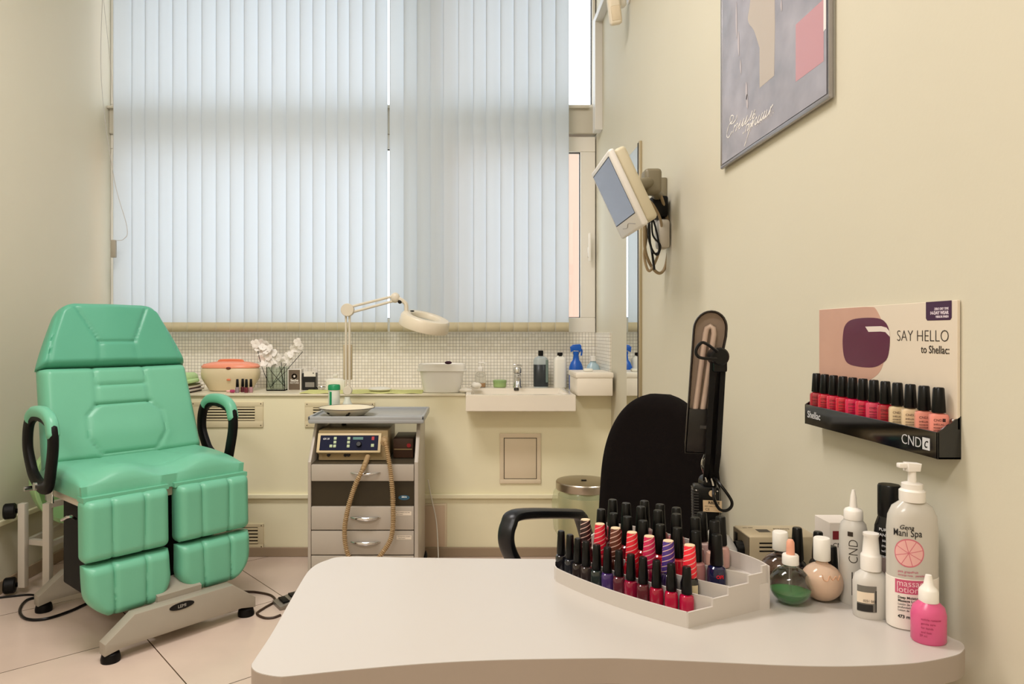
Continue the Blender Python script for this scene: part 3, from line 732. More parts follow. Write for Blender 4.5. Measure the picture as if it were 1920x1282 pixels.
# four on the sill
G = 'polish bottles in front of the paraffin bath'
ref = slim((sx(445, 0, 3.81), 3.81, .875), 'grey polish bottle with black cap, leftmost standing before the paraffin bath', '9a8a90', G)
for px, c, l, yy in ((455, '5a1c2a', 'dark red polish bottle between the grey and the clear one before paraffin bath', 3.84), (462, '6c2634', 'plum polish bottle second from the right before paraffin bath', 3.80), (470.5, 'b58a90', 'pale pink polish bottle, rightmost before the paraffin bath', 3.82)):
    r, pp = dup(ref, (sx(px, 0, yy), yy, .875), 0, l); recolor(pp['bottle_body'], lac(c))
t = thing('polish_bottle', (sx(432, 0, 3.79), 3.79, .875), 0, 'small magenta polish bottle with pink cap lying left of the others', 'nail polish', G)
MB().lathe([(.008, 0), (.0095, .003), (.0095, .02), (.004, .025)], seg=20, M=Matrix.Translation((0, 0, .0096)) @ Matrix.Rotation(PI/2, 4, 'Y')).build('bottle_body', lac('b03a68'), t)
MB().lathe([(.006, .0), (.0065, .018), (.005, .020)], seg=20, M=Matrix.Translation((-.001, 0, .0096)) @ Matrix.Rotation(-PI/2, 4, 'Y')).build('cap', mat('pink_cap', 'e9b6b0', .4), t)
# vase
V = thing('flower_vase', (sx(521, 0, 3.98), 3.98, .875), 0, 'clear square glass vase with black twigs and white blossoms', 'vase')
VG = mat('vase_glass', 'e6efe8', .03, trans=1, ior=1.3)
vb = MB(); 
for (a, c, d, e) in ((-.052, .052, -.05, -.046), (-.052, .052, .046, .05), (-.052, -.048, -.046, .046), (.048, .052, -.046, .046)): vb.box(a, c, d, e, 0, .135)
vb.box(-.052, .052, -.05, .05, 0, .006)
vb.build('glass_vase', VG, V, smooth=False)
TW = mat('dark_twig', '1a120c', .6)
tips = []
for (a, c) in (((-.04, 0, .01), (-.12, .0, .24)), ((-.03, .01, .01), (-.03, .02, .23)), ((.04, 0, .02), (-.09, .02, .17)), ((-.04, .0, .02), (.14, .01, .22)), ((.035, -.02, .01), (.02, 0, .16)), ((-.035, -.01, .02), (.05, .02, .16)), ((.04, .01, .01), (.0, .0, .17))):
    mid = Vector(a).lerp(Vector(c), .5)+Vector((random.uniform(-.01, .01), 0, 0))
    MB().tube([a, mid, c], .0018, 6, smooth=5).build('twig', TW, V)
    tips.append((Vector(a), Vector(c)))
PET = mat('white_petals', 'f4efe8', .6, sheen=.2)
random.seed(3)
path = [(-.125, .265), (-.11, .245), (-.095, .275), (-.10, .22), (-.085, .245), (-.09, .18), (-.06, .225), (-.04, .24), (-.02, .215), (-.05, .19), (-.075, .155), (-.04, .155), (-.01, .17), (.02, .16), (.0, .19), (.045, .175), (.06, .20), (.08, .205), (.09, .24), (.115, .235), (.13, .255), (.12, .275), (-.01, .145), (-.065, .26)]
for (fx, fz) in path:
    b = MB(); t = bmesh.new()
    c = Vector((fx, random.uniform(-.02, .02), fz)); ax = Vector((random.uniform(-.6, .6), -1, random.uniform(-.5, .8))).normalized()
    q = ax.to_track_quat('Z', 'Y').to_matrix()
    for k in range(5):
        a = 2*PI*k/5+random.random()*.3; R = random.uniform(.018, .027)
        r = Matrix.Rotation(a, 3, 'Z')
        prs = []
        for (u_, v_, w_) in ((.002, -.003, 0), (.002, .003, 0), (.014, .013, .004), (R, .010, .001+random.uniform(0, .008)), (R+.003, 0, .003), (R, -.010, .001), (.014, -.013, .004)):
            prs.append(t.verts.new(c+q @ (r @ Vector((u_, v_, w_)))))
        t.faces.new([prs[0], prs[1], prs[2], prs[6]]); t.faces.new([prs[2], prs[3], prs[4], prs[5], prs[6]])
    b.bm = t; b.build('blossom', PET, V)
# cartons
def carton(px0, px1, Y, zt, name, c, label):
    x0, x1 = sx(px0, 0, Y), sx(px1, 0, Y)
    t = thing(name, ((x0+x1)/2, Y, .875), 0, label, 'box'); w2 = (x1-x0)/2
    return t, w2, zt-.875
t, w2, hh = carton(539, 565, 3.98, .995, 'product_carton', '', 'grey brown carton with round white emblem beside the vase')
MB().box(-w2, w2, 0, .05, 0, hh, .001).build('carton_body', mat('carton_white', 'e5dfd5', .5), t, smooth=False)
MB().box(-w2+.007, w2-.008, -.0008, 0, .002, hh-.004).build('front_print', mat('taupe_print', '6c5d4e', .5), t, smooth=False)
MB().lathe([(.0155, 0), (.0155, .0006), (.009, .0006), (.009, 0)], seg=28, M=FR(0, -.0008, hh*.66), cap=False).merge(MB().lathe([(.0155, .0006), (.009, .0006)], seg=28, M=FR(0, -.0008, hh*.66), cap=False)).box(-.004, .004, -.0015, -.0009, hh*.62, hh*.70, M=Matrix.Rotation(0, 4, 'Y')).build('round_emblem', mat('white_print', 'f0ece4', .5), t)
text_mb('Seche', .019, FR(0, -.0009, hh*.42), 'CENTER', ext=.0002, bold=.0006).merge(text_mb('RESTORE', .0125, FR(0, -.0009, hh*.31), 'CENTER', ext=.0002)).build('carton_lettering', mat('white_print'), t)
t, w2, hh = carton(567, 592, 3.98, 1.0, 'opened_carton', '', 'black and white opened carton right of the grey carton')
MB().box(-w2, w2, 0, .05, 0, hh*.78, .001).build('carton_body', mat('carton_black', '100f10', .4), t, smooth=False)
b = MB().prism([(-w2+.008, hh*.62), (w2-.001, hh*.62), (w2-.001, hh*.86), (-w2+.008, hh*.86)], 0, .0012, M=FR(0, .001, 0))
b.prism([(-w2, .78*hh), (-w2+.012, .78*hh), (-w2+.018, hh*1.08), (-w2+.006, hh*1.08)], 0, .001, M=FR(0, .02, 0)).prism([(w2-.02, .78*hh), (w2, .78*hh), (w2-.004, hh*.95), (w2-.014, hh*1.05), (w2-.03, hh*1.05)], 0, .001, M=FR(0, .048, 0))
b.build('open_flaps', mat('carton_white'), t, smooth=False)
MB().box(-w2+.016, w2-.008, -.001, 0, hh*.14, hh*.36).build('grey_window', mat('grey_window', '8f8a84', .4), t, smooth=False)
MB().cyl((w2-.014, -.0015, hh*.78), (w2-.014, -.0005, hh*.78), .0035).build('black_dot', BLACKP, t)
t = thing('small_dish', (sx(602, 0, 4.0), 4.0, .875), 0, 'small metal dish right of the black carton on sill', 'dish')
MB().lathe([(.016, 0), (.022, .003), (.028, .018), (.026, .018), (.02, .005), (0, .004)], seg=28).build('dish_body', CHROME, t)
t = thing('pump_bottle', (sx(629, 0, 3.95), 3.95, .875), 0, 'squat white bottle behind the green lidded tub', 'bottle')
MB().lathe([(.05, 0), (.055, .004), (.055, .055), (.045, .066), (.012, .070), (.012, .082)], sy=.5, seg=32).build('bottle_body', mat('milky_white', 'e9e6da', .3), t)
MB().lathe([(.013, .080), (.013, .094), (.009, .096)], seg=20).build('cap', WHITEP, t)
# yellow-green mat
t = bmesh.new(); b = MB(); n = 40; vv = []
for i in range(n+1):
    x = sx(565, 0, 3.78)+(sx(792, 0, 3.78)-sx(565, 0, 3.78))*i/n
    vv.append([t.verts.new((x, 3.733+.035*(0.5+.5*math.cos(i/n*PI*2))*0+.004*math.sin(i), .8765+.0016*math.sin(i*.9))), t.verts.new((x+.03*math.sin(i*.3)*0, 3.98-.05*abs(i/n-.5), .8765+.001*math.sin(i*.7+1)))])
for i in range(n): t.faces.new([vv[i][0], vv[i+1][0], vv[i+1][1], vv[i][1]])
r = bmesh.ops.extrude_face_region(t, geom=t.faces[:]); bmesh.ops.translate(t, verts=[e for e in r['geom'] if isinstance(e, bmesh.types.BMVert)], vec=(0, 0, .0025))
bmesh.ops.recalc_face_normals(t, faces=t.faces[:]); b.bm = t
o = b.build('cloth_mat', mat('yellow_green_cloth', 'cfcf86', .9, noise=.15, nscale=60, bump=.5, bscale=400)); tag(o, 'yellow green cloth spread flat along the sill edge', 'cloth')
o = MB().sphere((sx(712, 0, 3.85), 3.85, .891), .058, 1.15, .75, .24, seg=28).build('soap_dish', mat('milky_white')); tag(o, 'low white oval dish lying on the yellow green cloth', 'dish')
# white tub
t = thing('lidded_tub', (sx(829, 0, 3.87), 3.87, .875), 0, 'white rectangular plastic tub with lid at left of washbasin', 'tub')
MB().lathe([(.098, 0), (.103, .003), (.122, .12)], sy=.75, seg=44, pw=5).build('tub_body', mat('white_tub', 'ebe8e0', .4), t)
MB().lathe([(.132, .118), (.138, .120), (.138, .124), (.132, .127), (.132, .150), (.128, .156), (.118, .157), (.115, .152), (0, .152)], sy=.75, seg=44, pw=5).build('lid', mat('white_lid', 'efebe2', .35), t)
b = MB(); b.sphere((.035, -.02, .163), .018, 1.1, .8, .5).build('dark_scrunchie', mat('plum_fabric', '3a1826', .8), t)
o = MB().sphere((sx(873, 0, 3.80), 3.79, .889), .032, 1.15, .9, .42, seg=20).warp(lambda c: (c.x, c.y, c.z+.002*math.sin(c.x*150)*math.sin(c.y*170))).build('white_sponge', mat('sponge_white', 'efe9dd', .8)); tag(o, 'small white sponge between the lidded tub and the basin', 'sponge')
o = MB().sphere((sx(893, 0, 3.90), 3.93, .905), .030, 1.0, .9, .6, seg=20).warp(lambda c: (c.x, c.y, c.z+.003*math.sin(c.x*130)*math.sin(c.y*170))).build('white_cloth', mat('sponge_white')); tag(o, 'crumpled white cloth at the left rear corner of washbasin', 'cloth')
# ---------------------------------------------------------------- washbasin
CER = mat('white_ceramic', 'ebe2d2', .15, coat=.3)
t = thing('washbasin', (.25, 3.8, .80), 0, 'wide white rectangular ceramic washbasin set into the sill', 'sink')
bm_ = bmesh.new(); bx0, bx1, by0, by1, bz0, bz1 = -.032, .533, 3.555, 4.13, .800, .885
o_ = [(bx0, by0), (bx1, by0), (bx1, by1), (bx0, by1)]; i_ = [(bx0+.03, by0+.035), (bx1-.03, by0+.035), (bx1-.03, by1-.14), (bx0+.03, by1-.14)]; d_ = [(bx0+.07, by0+.08), (bx1-.07, by0+.08), (bx1-.07, by1-.18), (bx0+.07, by1-.18)]
R = [[bm_.verts.new((x, y, z)) for x, y in L_] for L_, z in ((o_, bz0), (o_, bz1), (i_, bz1), (i_, bz1-.008), (d_, bz0+.02))]
bm_.faces.new(R[0][::-1]); bm_.faces.new(R[4])
for a in range(4):
    for k in range(4): bm_.faces.new([R[a][k], R[a][(k+1) % 4], R[a+1][(k+1) % 4], R[a+1][k]])
bmesh.ops.bevel(bm_, geom=[e for e in bm_.edges], offset=.003, segments=2, affect='EDGES')
b = MB(); b.bm = bm_; b.build('basin_body', CER, t, world=True)
MB().cyl((.255, 3.985, .872), (.255, 3.99, .885), .014).build('overflow_hole', mat('dark_hole', '30281e', .5), t, world=True)
t = thing('faucet', (sx(970, 0, 4.05), 4.05, .885), 0, 'chrome single lever tap standing at the back of the washbasin', 'faucet')
MB().lathe([(.026, 0), (.026, .004), (.022, .010), (.022, .075), (.020, .08)], seg=28).tube([(0, 0, .062), (0, -.05, .070), (0, -.11, .060)], .014, smooth=6).cyl((0, -.11, .062), (0, -.11, .045), .011).build('tap_body', CHROME, t)
MB().lathe([(.020, .082), (.024, .085), (.025, .11), (.020, .118), (0, .120)], seg=28).build('lever_base', CHROME, t)
MB().box(-.040, .015, -.03, .012, .118, .130, .004, M=Matrix.Translation((0, 0, .006)) @ Matrix.Rotation(math.radians(6), 4, 'Y')).build('lever', CHROME, t)
def bottle(name, px, Y, z, prof, m, caps, label, sy=1.0, pw=2.0, cat='bottle'):
    t = thing(name, (sx(px, 0, Y), Y, z), 0, label, cat)
    MB().lathe(prof, seg=32, sy=sy, pw=pw).build('bottle_body', m, t)
    for nm, pr, cmn in caps: MB().lathe(pr, seg=24).build(nm, cmn, t)
    return t
CL = mat('clear_plastic', 'f0efe8', .1, trans=.85, ior=1.3)
t = bottle('soap_dispenser', 901, 4.07, .885, [(.028, 0), (.030, .003), (.030, .07), (.024, .085), (.012, .092), (.012, .098)], CL, [('pump_collar', [(.016, .093), (.016, .115), (.012, .12), (.005, .122), (.005, .14)], WHITEP)], 'clear pump bottle holding a little orange soap behind the washbasin')
MB().lathe([(.0, .002), (.028, .003), (.0285, .025), (0, .0255)], seg=28).build('orange_soap', mat('orange_soap', 'd9983a', .15), t)
MB().tube([(-.012, 0, .141), (.006, 0, .143), (.03, 0, .139)], .005, smooth=4).build('pump_nozzle', WHITEP, t)
t = thing('cream_jar', (sx(937, 0, 4.07), 4.07, .885), 0, 'low pale green jar between the soap pump and the tap', 'jar')
MB().lathe([(.034, 0), (.038, .004), (.038, .026), (.036, .028)], seg=32).build('jar_body', mat('green_jar', '9db777', .2), t)
MB().lathe([(.040, .026), (.040, .040), (.036, .043), (0, .043)], seg=32).build('lid', mat('green_jar_lid', '8eab6e', .3), t)
DG = mat('dark_grey_liquid', '2c3236', .25)
t = bottle('liquid_bottle', 1014, 4.07, .885, [(.041, 0), (.043, .004), (.043, .155), (.036, .172), (.015, .182), (.015, .188)], mat('grey_translucent', 'aab4b4', .25), [('cap', [(.015, .184), (.015, .213), (.013, .215)], BLACKP)], 'tall clear bottle of dark grey liquid with black cap', sy=.7, pw=2.6)
MB().lathe([(.0425, .003), (.0435, .006), (.0435, .133), (.0425, .134)], seg=32, sy=.7, pw=2.6).build('dark_liquid', DG, t)
b = MB().lathe([(.0442, .03), (.0442, .16)], seg=32, sy=.7, pw=2.6, cap=False)
for f in [f for f in b.bm.faces if not (-.9 < math.atan2(f.calc_center_median().y, f.calc_center_median().x) < -.0)]: b.bm.faces.remove(f)
b.build('side_label', mat('green_grey_label', '7d9088', .5), t)
bottle('liquid_bottle', 1050, 4.06, .885, [(.036, 0), (.037, .004), (.037, .158), (.030, .174), (.016, .182), (.016, .186)], mat('milky_white'), [('cap', [(.016, .182), (.016, .202), (.014, .204)], BLACKP)], 'plain white square bottle with black cap behind the washbasin', sy=.8, pw=5)
BL = mat('blue_plastic', '1258b8', .3)
t = bottle('spray_bottle', 1080, 4.0, .877, [(.038, 0), (.040, .004), (.040, .10), (.040, .13), (.030, .155), (.018, .172), (.015, .20), (.017, .203), (.017, .22)], BL, [], 'bright blue trigger spray bottle behind the white box', sy=.8)
MB().prism([(-.030, .215), (-.034, .245), (-.018, .258), (.022, .262), (.030, .252), (.030, .225), (.022, .212), (.016, .222), (-.012, .225)], -.012, .012, M=Matrix(((1,0,0,0),(0,0,-1,0),(0,1,0,0),(0,0,0,1))), bev=.003).tube([(.018, 0, .24), (.034, 0, .225), (.03, 0, .195)], .005, smooth=4).build('trigger_head', BL, t)
t = bottle('liquid_bottle', 1112, 4.02, .877, [(.044, 0), (.046, .004), (.046, .105), (.032, .14), (.017, .155), (.017, .165)], mat('pale_blue_translucent', 'a9c3cc', .25), [('cap', [(.018, .163), (.018, .190), (.016, .192)], WHITEP)], 'pale blue bottle with white cap behind white box', sy=.7)
# white box on the sill corner
t = thing('storage_box', (.632, 3.70, .876), 0, 'white plastic box with rim overhanging the right end of sill', 'box')
WB = mat('white_box_plastic', 'ece3d2', .35)
b = MB().box(-.088, .098, -.11, .16, 0, .10, .006).box(-.095, .102, -.115, .165, .092, .122, .008)
b.build('box_body', WB, t)
o = MB().box(.592, .640, 3.66, 3.70, .998, 1.014, .006).build('soap_bar', mat('milky_white')); tag(o, 'small white soap bar on top of the white box', 'soap')

# ================================================================ bin
bn = thing('pedal_bin', (.555, 3.44, 0), 0, 'round steel pedal bin with a green bag hanging over its edge', 'bin')
MB().lathe([(.125, 0), (.127, .01), (.127, .40)], seg=48).build('bin_body', mat('bin_steel', 'b9a68c', .3, .8), bn)
MB().lathe([(.137, .43), (.138, .432), (.138, .465), (.134, .470), (.09, .478), (0, .482)], seg=48).build('lid', STEEL, bn)
bb = MB().lathe([(.129, .43), (.145, .41), (.150, .36), (.148, .28), (.140, .22), (.131, .20), (.129, .20)], seg=60, cap=False)
bb.warp(lambda c: (c.x*(1+.05*math.sin(math.atan2(c.y, c.x)*9)+.02*math.sin(c.z*90)), c.y*(1+.04*math.sin(math.atan2(c.y, c.x)*9)), c.z+.015*math.sin(math.atan2(c.y, c.x)*5)*(.43-c.z)*5))
def bag_mat():
    m = bpy.data.materials.new('green_film'); m.use_nodes = True; nt = m.node_tree; p = nt.nodes['Principled BSDF']; p.inputs['Base Color'].default_value = lin('d4dfae'); p.inputs['Roughness'].default_value = .2; p.inputs['Alpha'].default_value = .33
    return m
bb.build('bin_bag', bag_mat(), bn)
MB().box(-.02, .005, -.05, -.04, .480, .484).build('lid_dark_mark', BLACKM, bn)  # small black bar on the lid top

# ================================================================ mirror, sensor, monitor, poster
t = thing('wall_mirror', (XR, 3.19, .02), 0, 'tall narrow mirror on the right wall beside the window', 'mirror')
MB().box(XR-.008, XR-.002, 3.075, 3.33, .05, 2.04, .001).build('mirror_glass', mat('mirror_silver', 'e8eeee', .01, 1), t, world=True, smooth=False)
MB().box(XR-.013, XR, 3.055, 3.075, .04, 2.05, .002).build('frame_edge', mat('champagne_trim', 'b7a98c', .3, .7), t, world=True)
MB().box(XR-.014, XR-.0079, 3.0755, 3.085, .05, 2.045).build('dark_seal', BLACKM, t, world=True)
t = thing('motion_sensor', (XR, 3.3, 2.70), 0, 'cream motion sensor on a swivel bracket high on right wall', 'sensor')
SM = mat('cream_sensor', 'eadfc9', .4)
Ms_ = Matrix.Translation((.675, 3.27, 2.72)) @ Matrix.Rotation(math.radians(-10), 4, 'Y') @ Matrix.Rotation(math.radians(12), 4, 'X')
MB().box(-.032, .026, -.022, .022, -.062, .11, .014, M=Ms_, seg=4).build('sensor_body', SM, t, world=True)
MB().box(-.024, .018, -.0232, -.02, -.045, .02, .003, M=Ms_).build('sensor_lens', mat('pale_lens', 'e2d3b8', .25), t, world=True)
MB().cyl((.71, 3.3, 2.78), (.75, 3.3, 2.82), .014).sphere((.712, 3.30, 2.77), .022).cyl((.742, 3.3, 2.80), (.75, 3.3, 2.80), .03, bev=.003).build('swivel_bracket', WHITEP, t, world=True)
# monitor
A = W(1137, 274, 2.2); B = W(1109, 333, 2.54); Dp = W(1201, 418, 2.2); Cp = W(1169, 454, 2.54)
cen = (A+B+Cp+Dp)/4; hv = ((A-Dp)+(B-Cp)).normalized(); wv = ((A-B)+(Dp-Cp)).normalized()
wv = (wv-hv*wv.dot(hv)).normalized(); H = (A-Dp).length; WD = (A-B).length
Mm = frame(cen, wv, hv)
mt = thing('monitor', (XR, 2.62, 1.70), 0, 'white flat monitor tilted downward on a wall arm on right wall', 'monitor')
MB().box(-WD/2, WD/2, -H/2, H/2, -.022, 0, .008, M=Mm, seg=3).build('bezel', mat('monitor_white', 'e8e4dc', .35), mt, world=True)
MB().box(-WD/2+.004, WD/2-.004, -H/2+.006, H/2-.006, -.060, -.020, .012, M=Mm, seg=3).build('rear_shell', mat('yellowed_plastic', 'cdc3a6', .4), mt, world=True)
sc = MB().box(-WD/2+.020, WD/2-.020, -H/2+.052, H/2-.020, 0, .0008, M=Mm).build('screen', mat('screen_reflection_blue', '8493b4', .12, spec=.8), mt, world=True, smooth=False)  # bluish reflection on the dark screen is put into its colour
MB().box(-WD/2+.017, WD/2-.017, -H/2+.049, H/2-.017, -.0005, .0004, M=Mm).build('screen_border', BLACKM, mt, world=True, smooth=False)
MB().tube([Mm @ Vector((-.08, -H/2+.030, .0004)), Mm @ Vector((-.02, -H/2+.024, .0006)), Mm @ Vector((.02, -H/2+.034, .0006)), Mm @ Vector((.1, -H/2+.020, .0004))], .0009, 5, smooth=6).build('chin_line', mat('chin_grey', '8f8a86', .5), mt, world=True)
ARM = mat('olive_grey_plastic', '7c735c', .4)
bc = Mm @ Vector((0, .02, -.06))
k1 = Vector((.650, 2.50, 1.745)); k2 = Vector((.735, 2.70, 1.72))
MB().box(-.045, .045, -.045, .045, -.085, -.059, .006, M=Mm).cyl(bc, k1, .020).box(k1.x-.034, k1.x+.028, k1.y-.034, k1.y+.034, k1.z-.045, k1.z+.045, .014, seg=4).cyl(k1+Vector((0, 0, -.02)), k2, .020).box(XR-.03, XR, 2.66, 2.74, 1.56, 1.80, .006).build('wall_arm', ARM, mt, world=True)
MB().box(.68, XR-.01, 2.61, 2.70, 1.64, 1.72, .008).build('cable_holder', BLACKM, mt, world=True)
b = MB().box(.700, .745, 2.60, 2.66, 1.52, 1.63, .012); b.build('power_brick', mat('grey_brick', 'b8b0a0', .4), mt, world=True)
CB = mat('taupe_cable', 'a08c6c', .5)
b = MB()
b.tube([W(1222, 345, 2.55), W(1240, 370, 2.6), W(1254, 430, 2.65), W(1250, 490, 2.68), W(1238, 512, 2.68), W(1222, 500, 2.66), W(1210, 470, 2.62), W(1208, 430, 2.6), W(1206, 390, 2.6)], .006, smooth=8)
b.build('video_cable', CB, mt, world=True); b = MB()
b.tube([W(1208, 370, 2.5), W(1225, 385, 2.55), W(1240, 420, 2.6), W(1236, 470, 2.63), W(1218, 508, 2.64), W(1208, 480, 2.64), W(1212, 440, 2.62), W(1206, 400, 2.6)], .005, smooth=8)
b.build('video_cable', CB, mt, world=True)
b = MB()
b.tube([W(1222, 400, 2.6), W(1224, 440, 2.6), W(1238, 460, 2.6), W(1232, 478, 2.6), W(1220, 460, 2.6), W(1218, 420, 2.6)], .0035, smooth=8)
b.build('power_cable', BLACKP, mt, world=True); b = MB()
b.tube([W(1218, 400, 2.6), W(1216, 440, 2.61), W(1222, 470, 2.62), W(1227, 506, 2.62)], .0045, smooth=8)
b.build('power_cable', BLACKP, mt, world=True); b = MB()
b.tube([W(1224, 400, 2.6), W(1216, 430, 2.59), W(1224, 472, 2.6), W(1236, 468, 2.6), W(1230, 430, 2.6), W(1222, 405, 2.6)], .0035, smooth=8)
b.build('power_cable', BLACKP, mt, world=True)
# poster
P0, P1 = 2.055, 1.428
po = thing('framed_poster', (XR, (P0+P1)/2, 1.685), 0, 'large grey poster in thin silver frame high on right wall', 'poster')
Mq = RW(P0, 1.685, 0)
Wp, Hp = P0-P1, .90
FRM = mat('silver_frame', 'a3a0a2', .25, .75)
b = MB()
b.box(0, Wp, 0, .012, .004, .0150, .004, M=Mq).box(0, Wp, Hp-.012, Hp, .004, .0150, .004, M=Mq).box(0, .012, .005, Hp-.005, .0045, .0147, .004, M=Mq).box(Wp-.009, Wp, .005, Hp-.005, .0045, .0147, .004, M=Mq)
b.build('poster_frame', FRM, po, world=True)
MB().box(.012, Wp-.012, .012, Hp-.012, 0.002, .012, M=Mq).build('backing_board', BLACKM, po, world=True)
def poster_mat():
    m = bpy.data.materials.new('poster_print'); m.use_nodes = True; nt = m.node_tree; p = nt.nodes['Principled BSDF']; p.inputs['Roughness'].default_value = .22
    tc = nt.nodes.new('ShaderNodeTexCoord'); n = nt.nodes.new('ShaderNodeTexNoise'); n.inputs['Scale'].default_value = 9; n.inputs['Detail'].default_value = 3
    nt.links.new(tc.outputs['Object'], n.inputs['Vector'])
    cr = nt.nodes.new('ShaderNodeValToRGB'); cr.color_ramp.elements[0].color = lin('8e8d95'); cr.color_ramp.elements[0].position = .3; cr.color_ramp.elements[1].color = lin('aba7af'); cr.color_ramp.elements[1].position = .72
    nt.links.new(n.outputs['Fac'], cr.inputs[0]); nt.links.new(cr.outputs[0], p.inputs['Base Color'])
    n2 = nt.nodes.new('ShaderNodeTexNoise'); n2.inputs['Scale'].default_value = 7; nt.links.new(tc.outputs['Object'], n2.inputs['Vector'])
    bu = nt.nodes.new('ShaderNodeBump'); bu.inputs['Distance'].default_value = .02; bu.inputs['Strength'].default_value = .35; nt.links.new(n2.outputs['Fac'], bu.inputs['Height']); nt.links.new(bu.outputs[0], p.inputs['Normal'])
    return m
sh = MB().box(.013, Wp-.013, .013, Hp-.013, .012, .0135, M=Mq).build('poster_sheet', poster_mat(), po, world=True, smooth=False)
def pp(y, z): return (P0-y, z-1.685)
def shape(name, pts, m, k=0):
    MB().prism(pts, .0136+k*.0002, .0138+k*.0002, M=Mq).build(name, m, sh, world=True, smooth=False)
hand = [pp(1.775, 1.828), pp(1.69, 1.828), pp(1.685, 1.95), pp(1.69, 2.12), pp(1.70, 2.25), pp(1.72, 2.40), pp(1.74, 2.40), pp(1.76, 2.26), pp(1.79, 2.36), pp(1.81, 2.35), pp(1.82, 2.2), pp(1.835, 2.08), pp(1.85, 2.035), pp(1.81, 1.99), pp(1.775, 1.93)]
shape('printed_hand', [tuple(v[:2]) for v in cm([(a, c, 0) for a, c in hand[2:]], 5)]+[hand[0], hand[1]], mat('print_beige', 'b9ada0', .3))
shape('printed_pink_panel', [pp(1.577, 1.772), pp(1.452, 1.770), pp(1.452, 1.90), pp(1.577, 1.902)], mat('print_pink', 'bf8f95', .3))
shape('printed_white_panel', [pp(1.452, 1.832), pp(1.442, 1.834), pp(1.442, 2.2), pp(1.452, 2.2)], mat('print_white', 'e6e2de', .3), 1)
random.seed(12)
for (yy, zz, L_) in ((1.93, 2.07, .10), (1.915, 2.0, .07), (1.88, 2.14, .08), (1.86, 2.16, .06), (1.65, 1.98, .03), (1.62, 2.0, .03), (1.90, 1.93, .04), (1.86, 1.85, .05), (1.855, 1.82, .04)):
    a, c = pp(yy, zz); w0 = random.uniform(.004, .008)
    shape('printed_petal', [tuple(v[:2]) for v in cm([(a-w0, c, 0), (a-w0*.3, c+L_*.5, 0), (a+w0*.6, c+L_*.3, 0), (a+w0, c-L_*.2, 0), (a+w0*.3, c-L_*.5, 0)], 4, True)], mat('print_petal', 'b7afb2', .35), 2)
def pw_(cx_, cy_):
    px, py = 1340+cx_/12.82, 180+cy_/12.82; Y = .7362*1300/(px-885); return Vector((XR-.0142, Y, 1.2-(py-625)/1300*Y))
strokes = [[(545, 450), (525, 545), (450, 650), (395, 665), (375, 600), (385, 500), (430, 462), (462, 500), (430, 600), (350, 700), (305, 850), (295, 960), (325, 1000), (375, 940), (415, 850)],
[(495, 690), (465, 790), (440, 880)], [(470, 760), (520, 690), (560, 655), (545, 720), (505, 840), (530, 800)], [(560, 770), (610, 650), (635, 585), (610, 680), (585, 780), (620, 750), (680, 620), (712, 530), (685, 640), (660, 725), (700, 690)],
[(700, 690), (750, 580), (792, 475), (760, 590), (728, 680), (770, 650)], [(770, 650), (850, 520), (912, 355), (880, 470), (850, 580), (890, 540), (940, 430), (972, 325), (940, 440), (912, 540), (950, 520), (975, 440), (950, 430)],
[(680, 905), (700, 885), (690, 870)], [(735, 880), (755, 790), (778, 700), (800, 690), (835, 665), (810, 760), (790, 835), (830, 780)], [(830, 780), (850, 700), (880, 655), (870, 740), (900, 700), (930, 560), (880, 720), (820, 880), (760, 1080), (715, 1210)],
[(920, 740), (915, 690), (960, 590), (1015, 505), (985, 620), (968, 690), (1010, 650), (1080, 460), (1050, 560), (1035, 640), (1080, 600), (1155, 400), (1120, 500), (1105, 585), (1150, 540), (1215, 360), (1190, 450), (1170, 545), (1215, 500), (1265, 330)],
[(1265, 330), (1245, 430), (1235, 510), (1290, 440), (1340, 330), (1355, 250), (1330, 380), (1320, 440)], [(1300, 420), (1350, 300), (1405, 200)]]
for st_ in strokes:
    P_ = cm([pw_(*q_) for q_ in st_], 6); n_ = len(P_)
    rr_ = [.0007+.0013*abs(math.sin(PI*k/8+.6)) for k in range(n_)]
    b = MB(); b.tube(P_, rr_, 6); b.warp(lambda c: (XR-.0142+(c.x-(XR-.0142))*.15, c.y, c.z)); b.build('script_stroke', mat('print_ivory', 'efeae4', .4), sh, world=True)
text_mb('НОГТЕВАЯ МОДА', .019, Mq @ Matrix.Translation((.20, .050, .0138)), ext=.0001, bold=-.0004).build('poster_caption', mat('print_faint', 'c9c2c4', .4), sh, world=True)

# ================================================================ wall display of polish
wd = thing('polish_display', (XR, 1.275, 1.007), 0, 'wall display with printed header card and glossy black polish shelf', 'display')
y0_, y1_ = 1.487, 1.063
Md = RW(y0_, 1.007, 0)
Wd = y0_-y1_
hd = MB().box(.0, Wd, .045, .2445, .001, .006, .001, M=Md).build('header_card', mat('card_print', 'dccfbb', .35), wd, world=True, smooth=False)
def dshape(name, pts, m, k=0, par=hd): return MB().prism(pts, .006+k*.0002, .0062+k*.0002, M=Md).build(name, m, par, world=True, smooth=False)
SKIN = mat('print_skin', 'c49a86', .35, noise=.12, nscale=9)
fin = [(.12, .2435), (.19, .2425), (.212, .236), (.235, .20), (.236, .15), (.224, .125), (.200, .110), (.170, .101), (.12, .096)]
dshape('printed_finger', [(.002, .094), (.002, .2435)]+[tuple(v[:2]) for v in cm([(a, c, 0) for a, c in fin], 5)], SKIN)
PUR = mat('print_purple', '561838', .18, noise=.3, nscale=5)
nail = [(.104, .208), (.097, .190), (.096, .168), (.102, .145), (.118, .133), (.155, .129), (.20, .130), (.226, .137), (.246, .150), (.253, .178), (.250, .200), (.238, .214), (.215, .221), (.165, .2225), (.125, .219)]
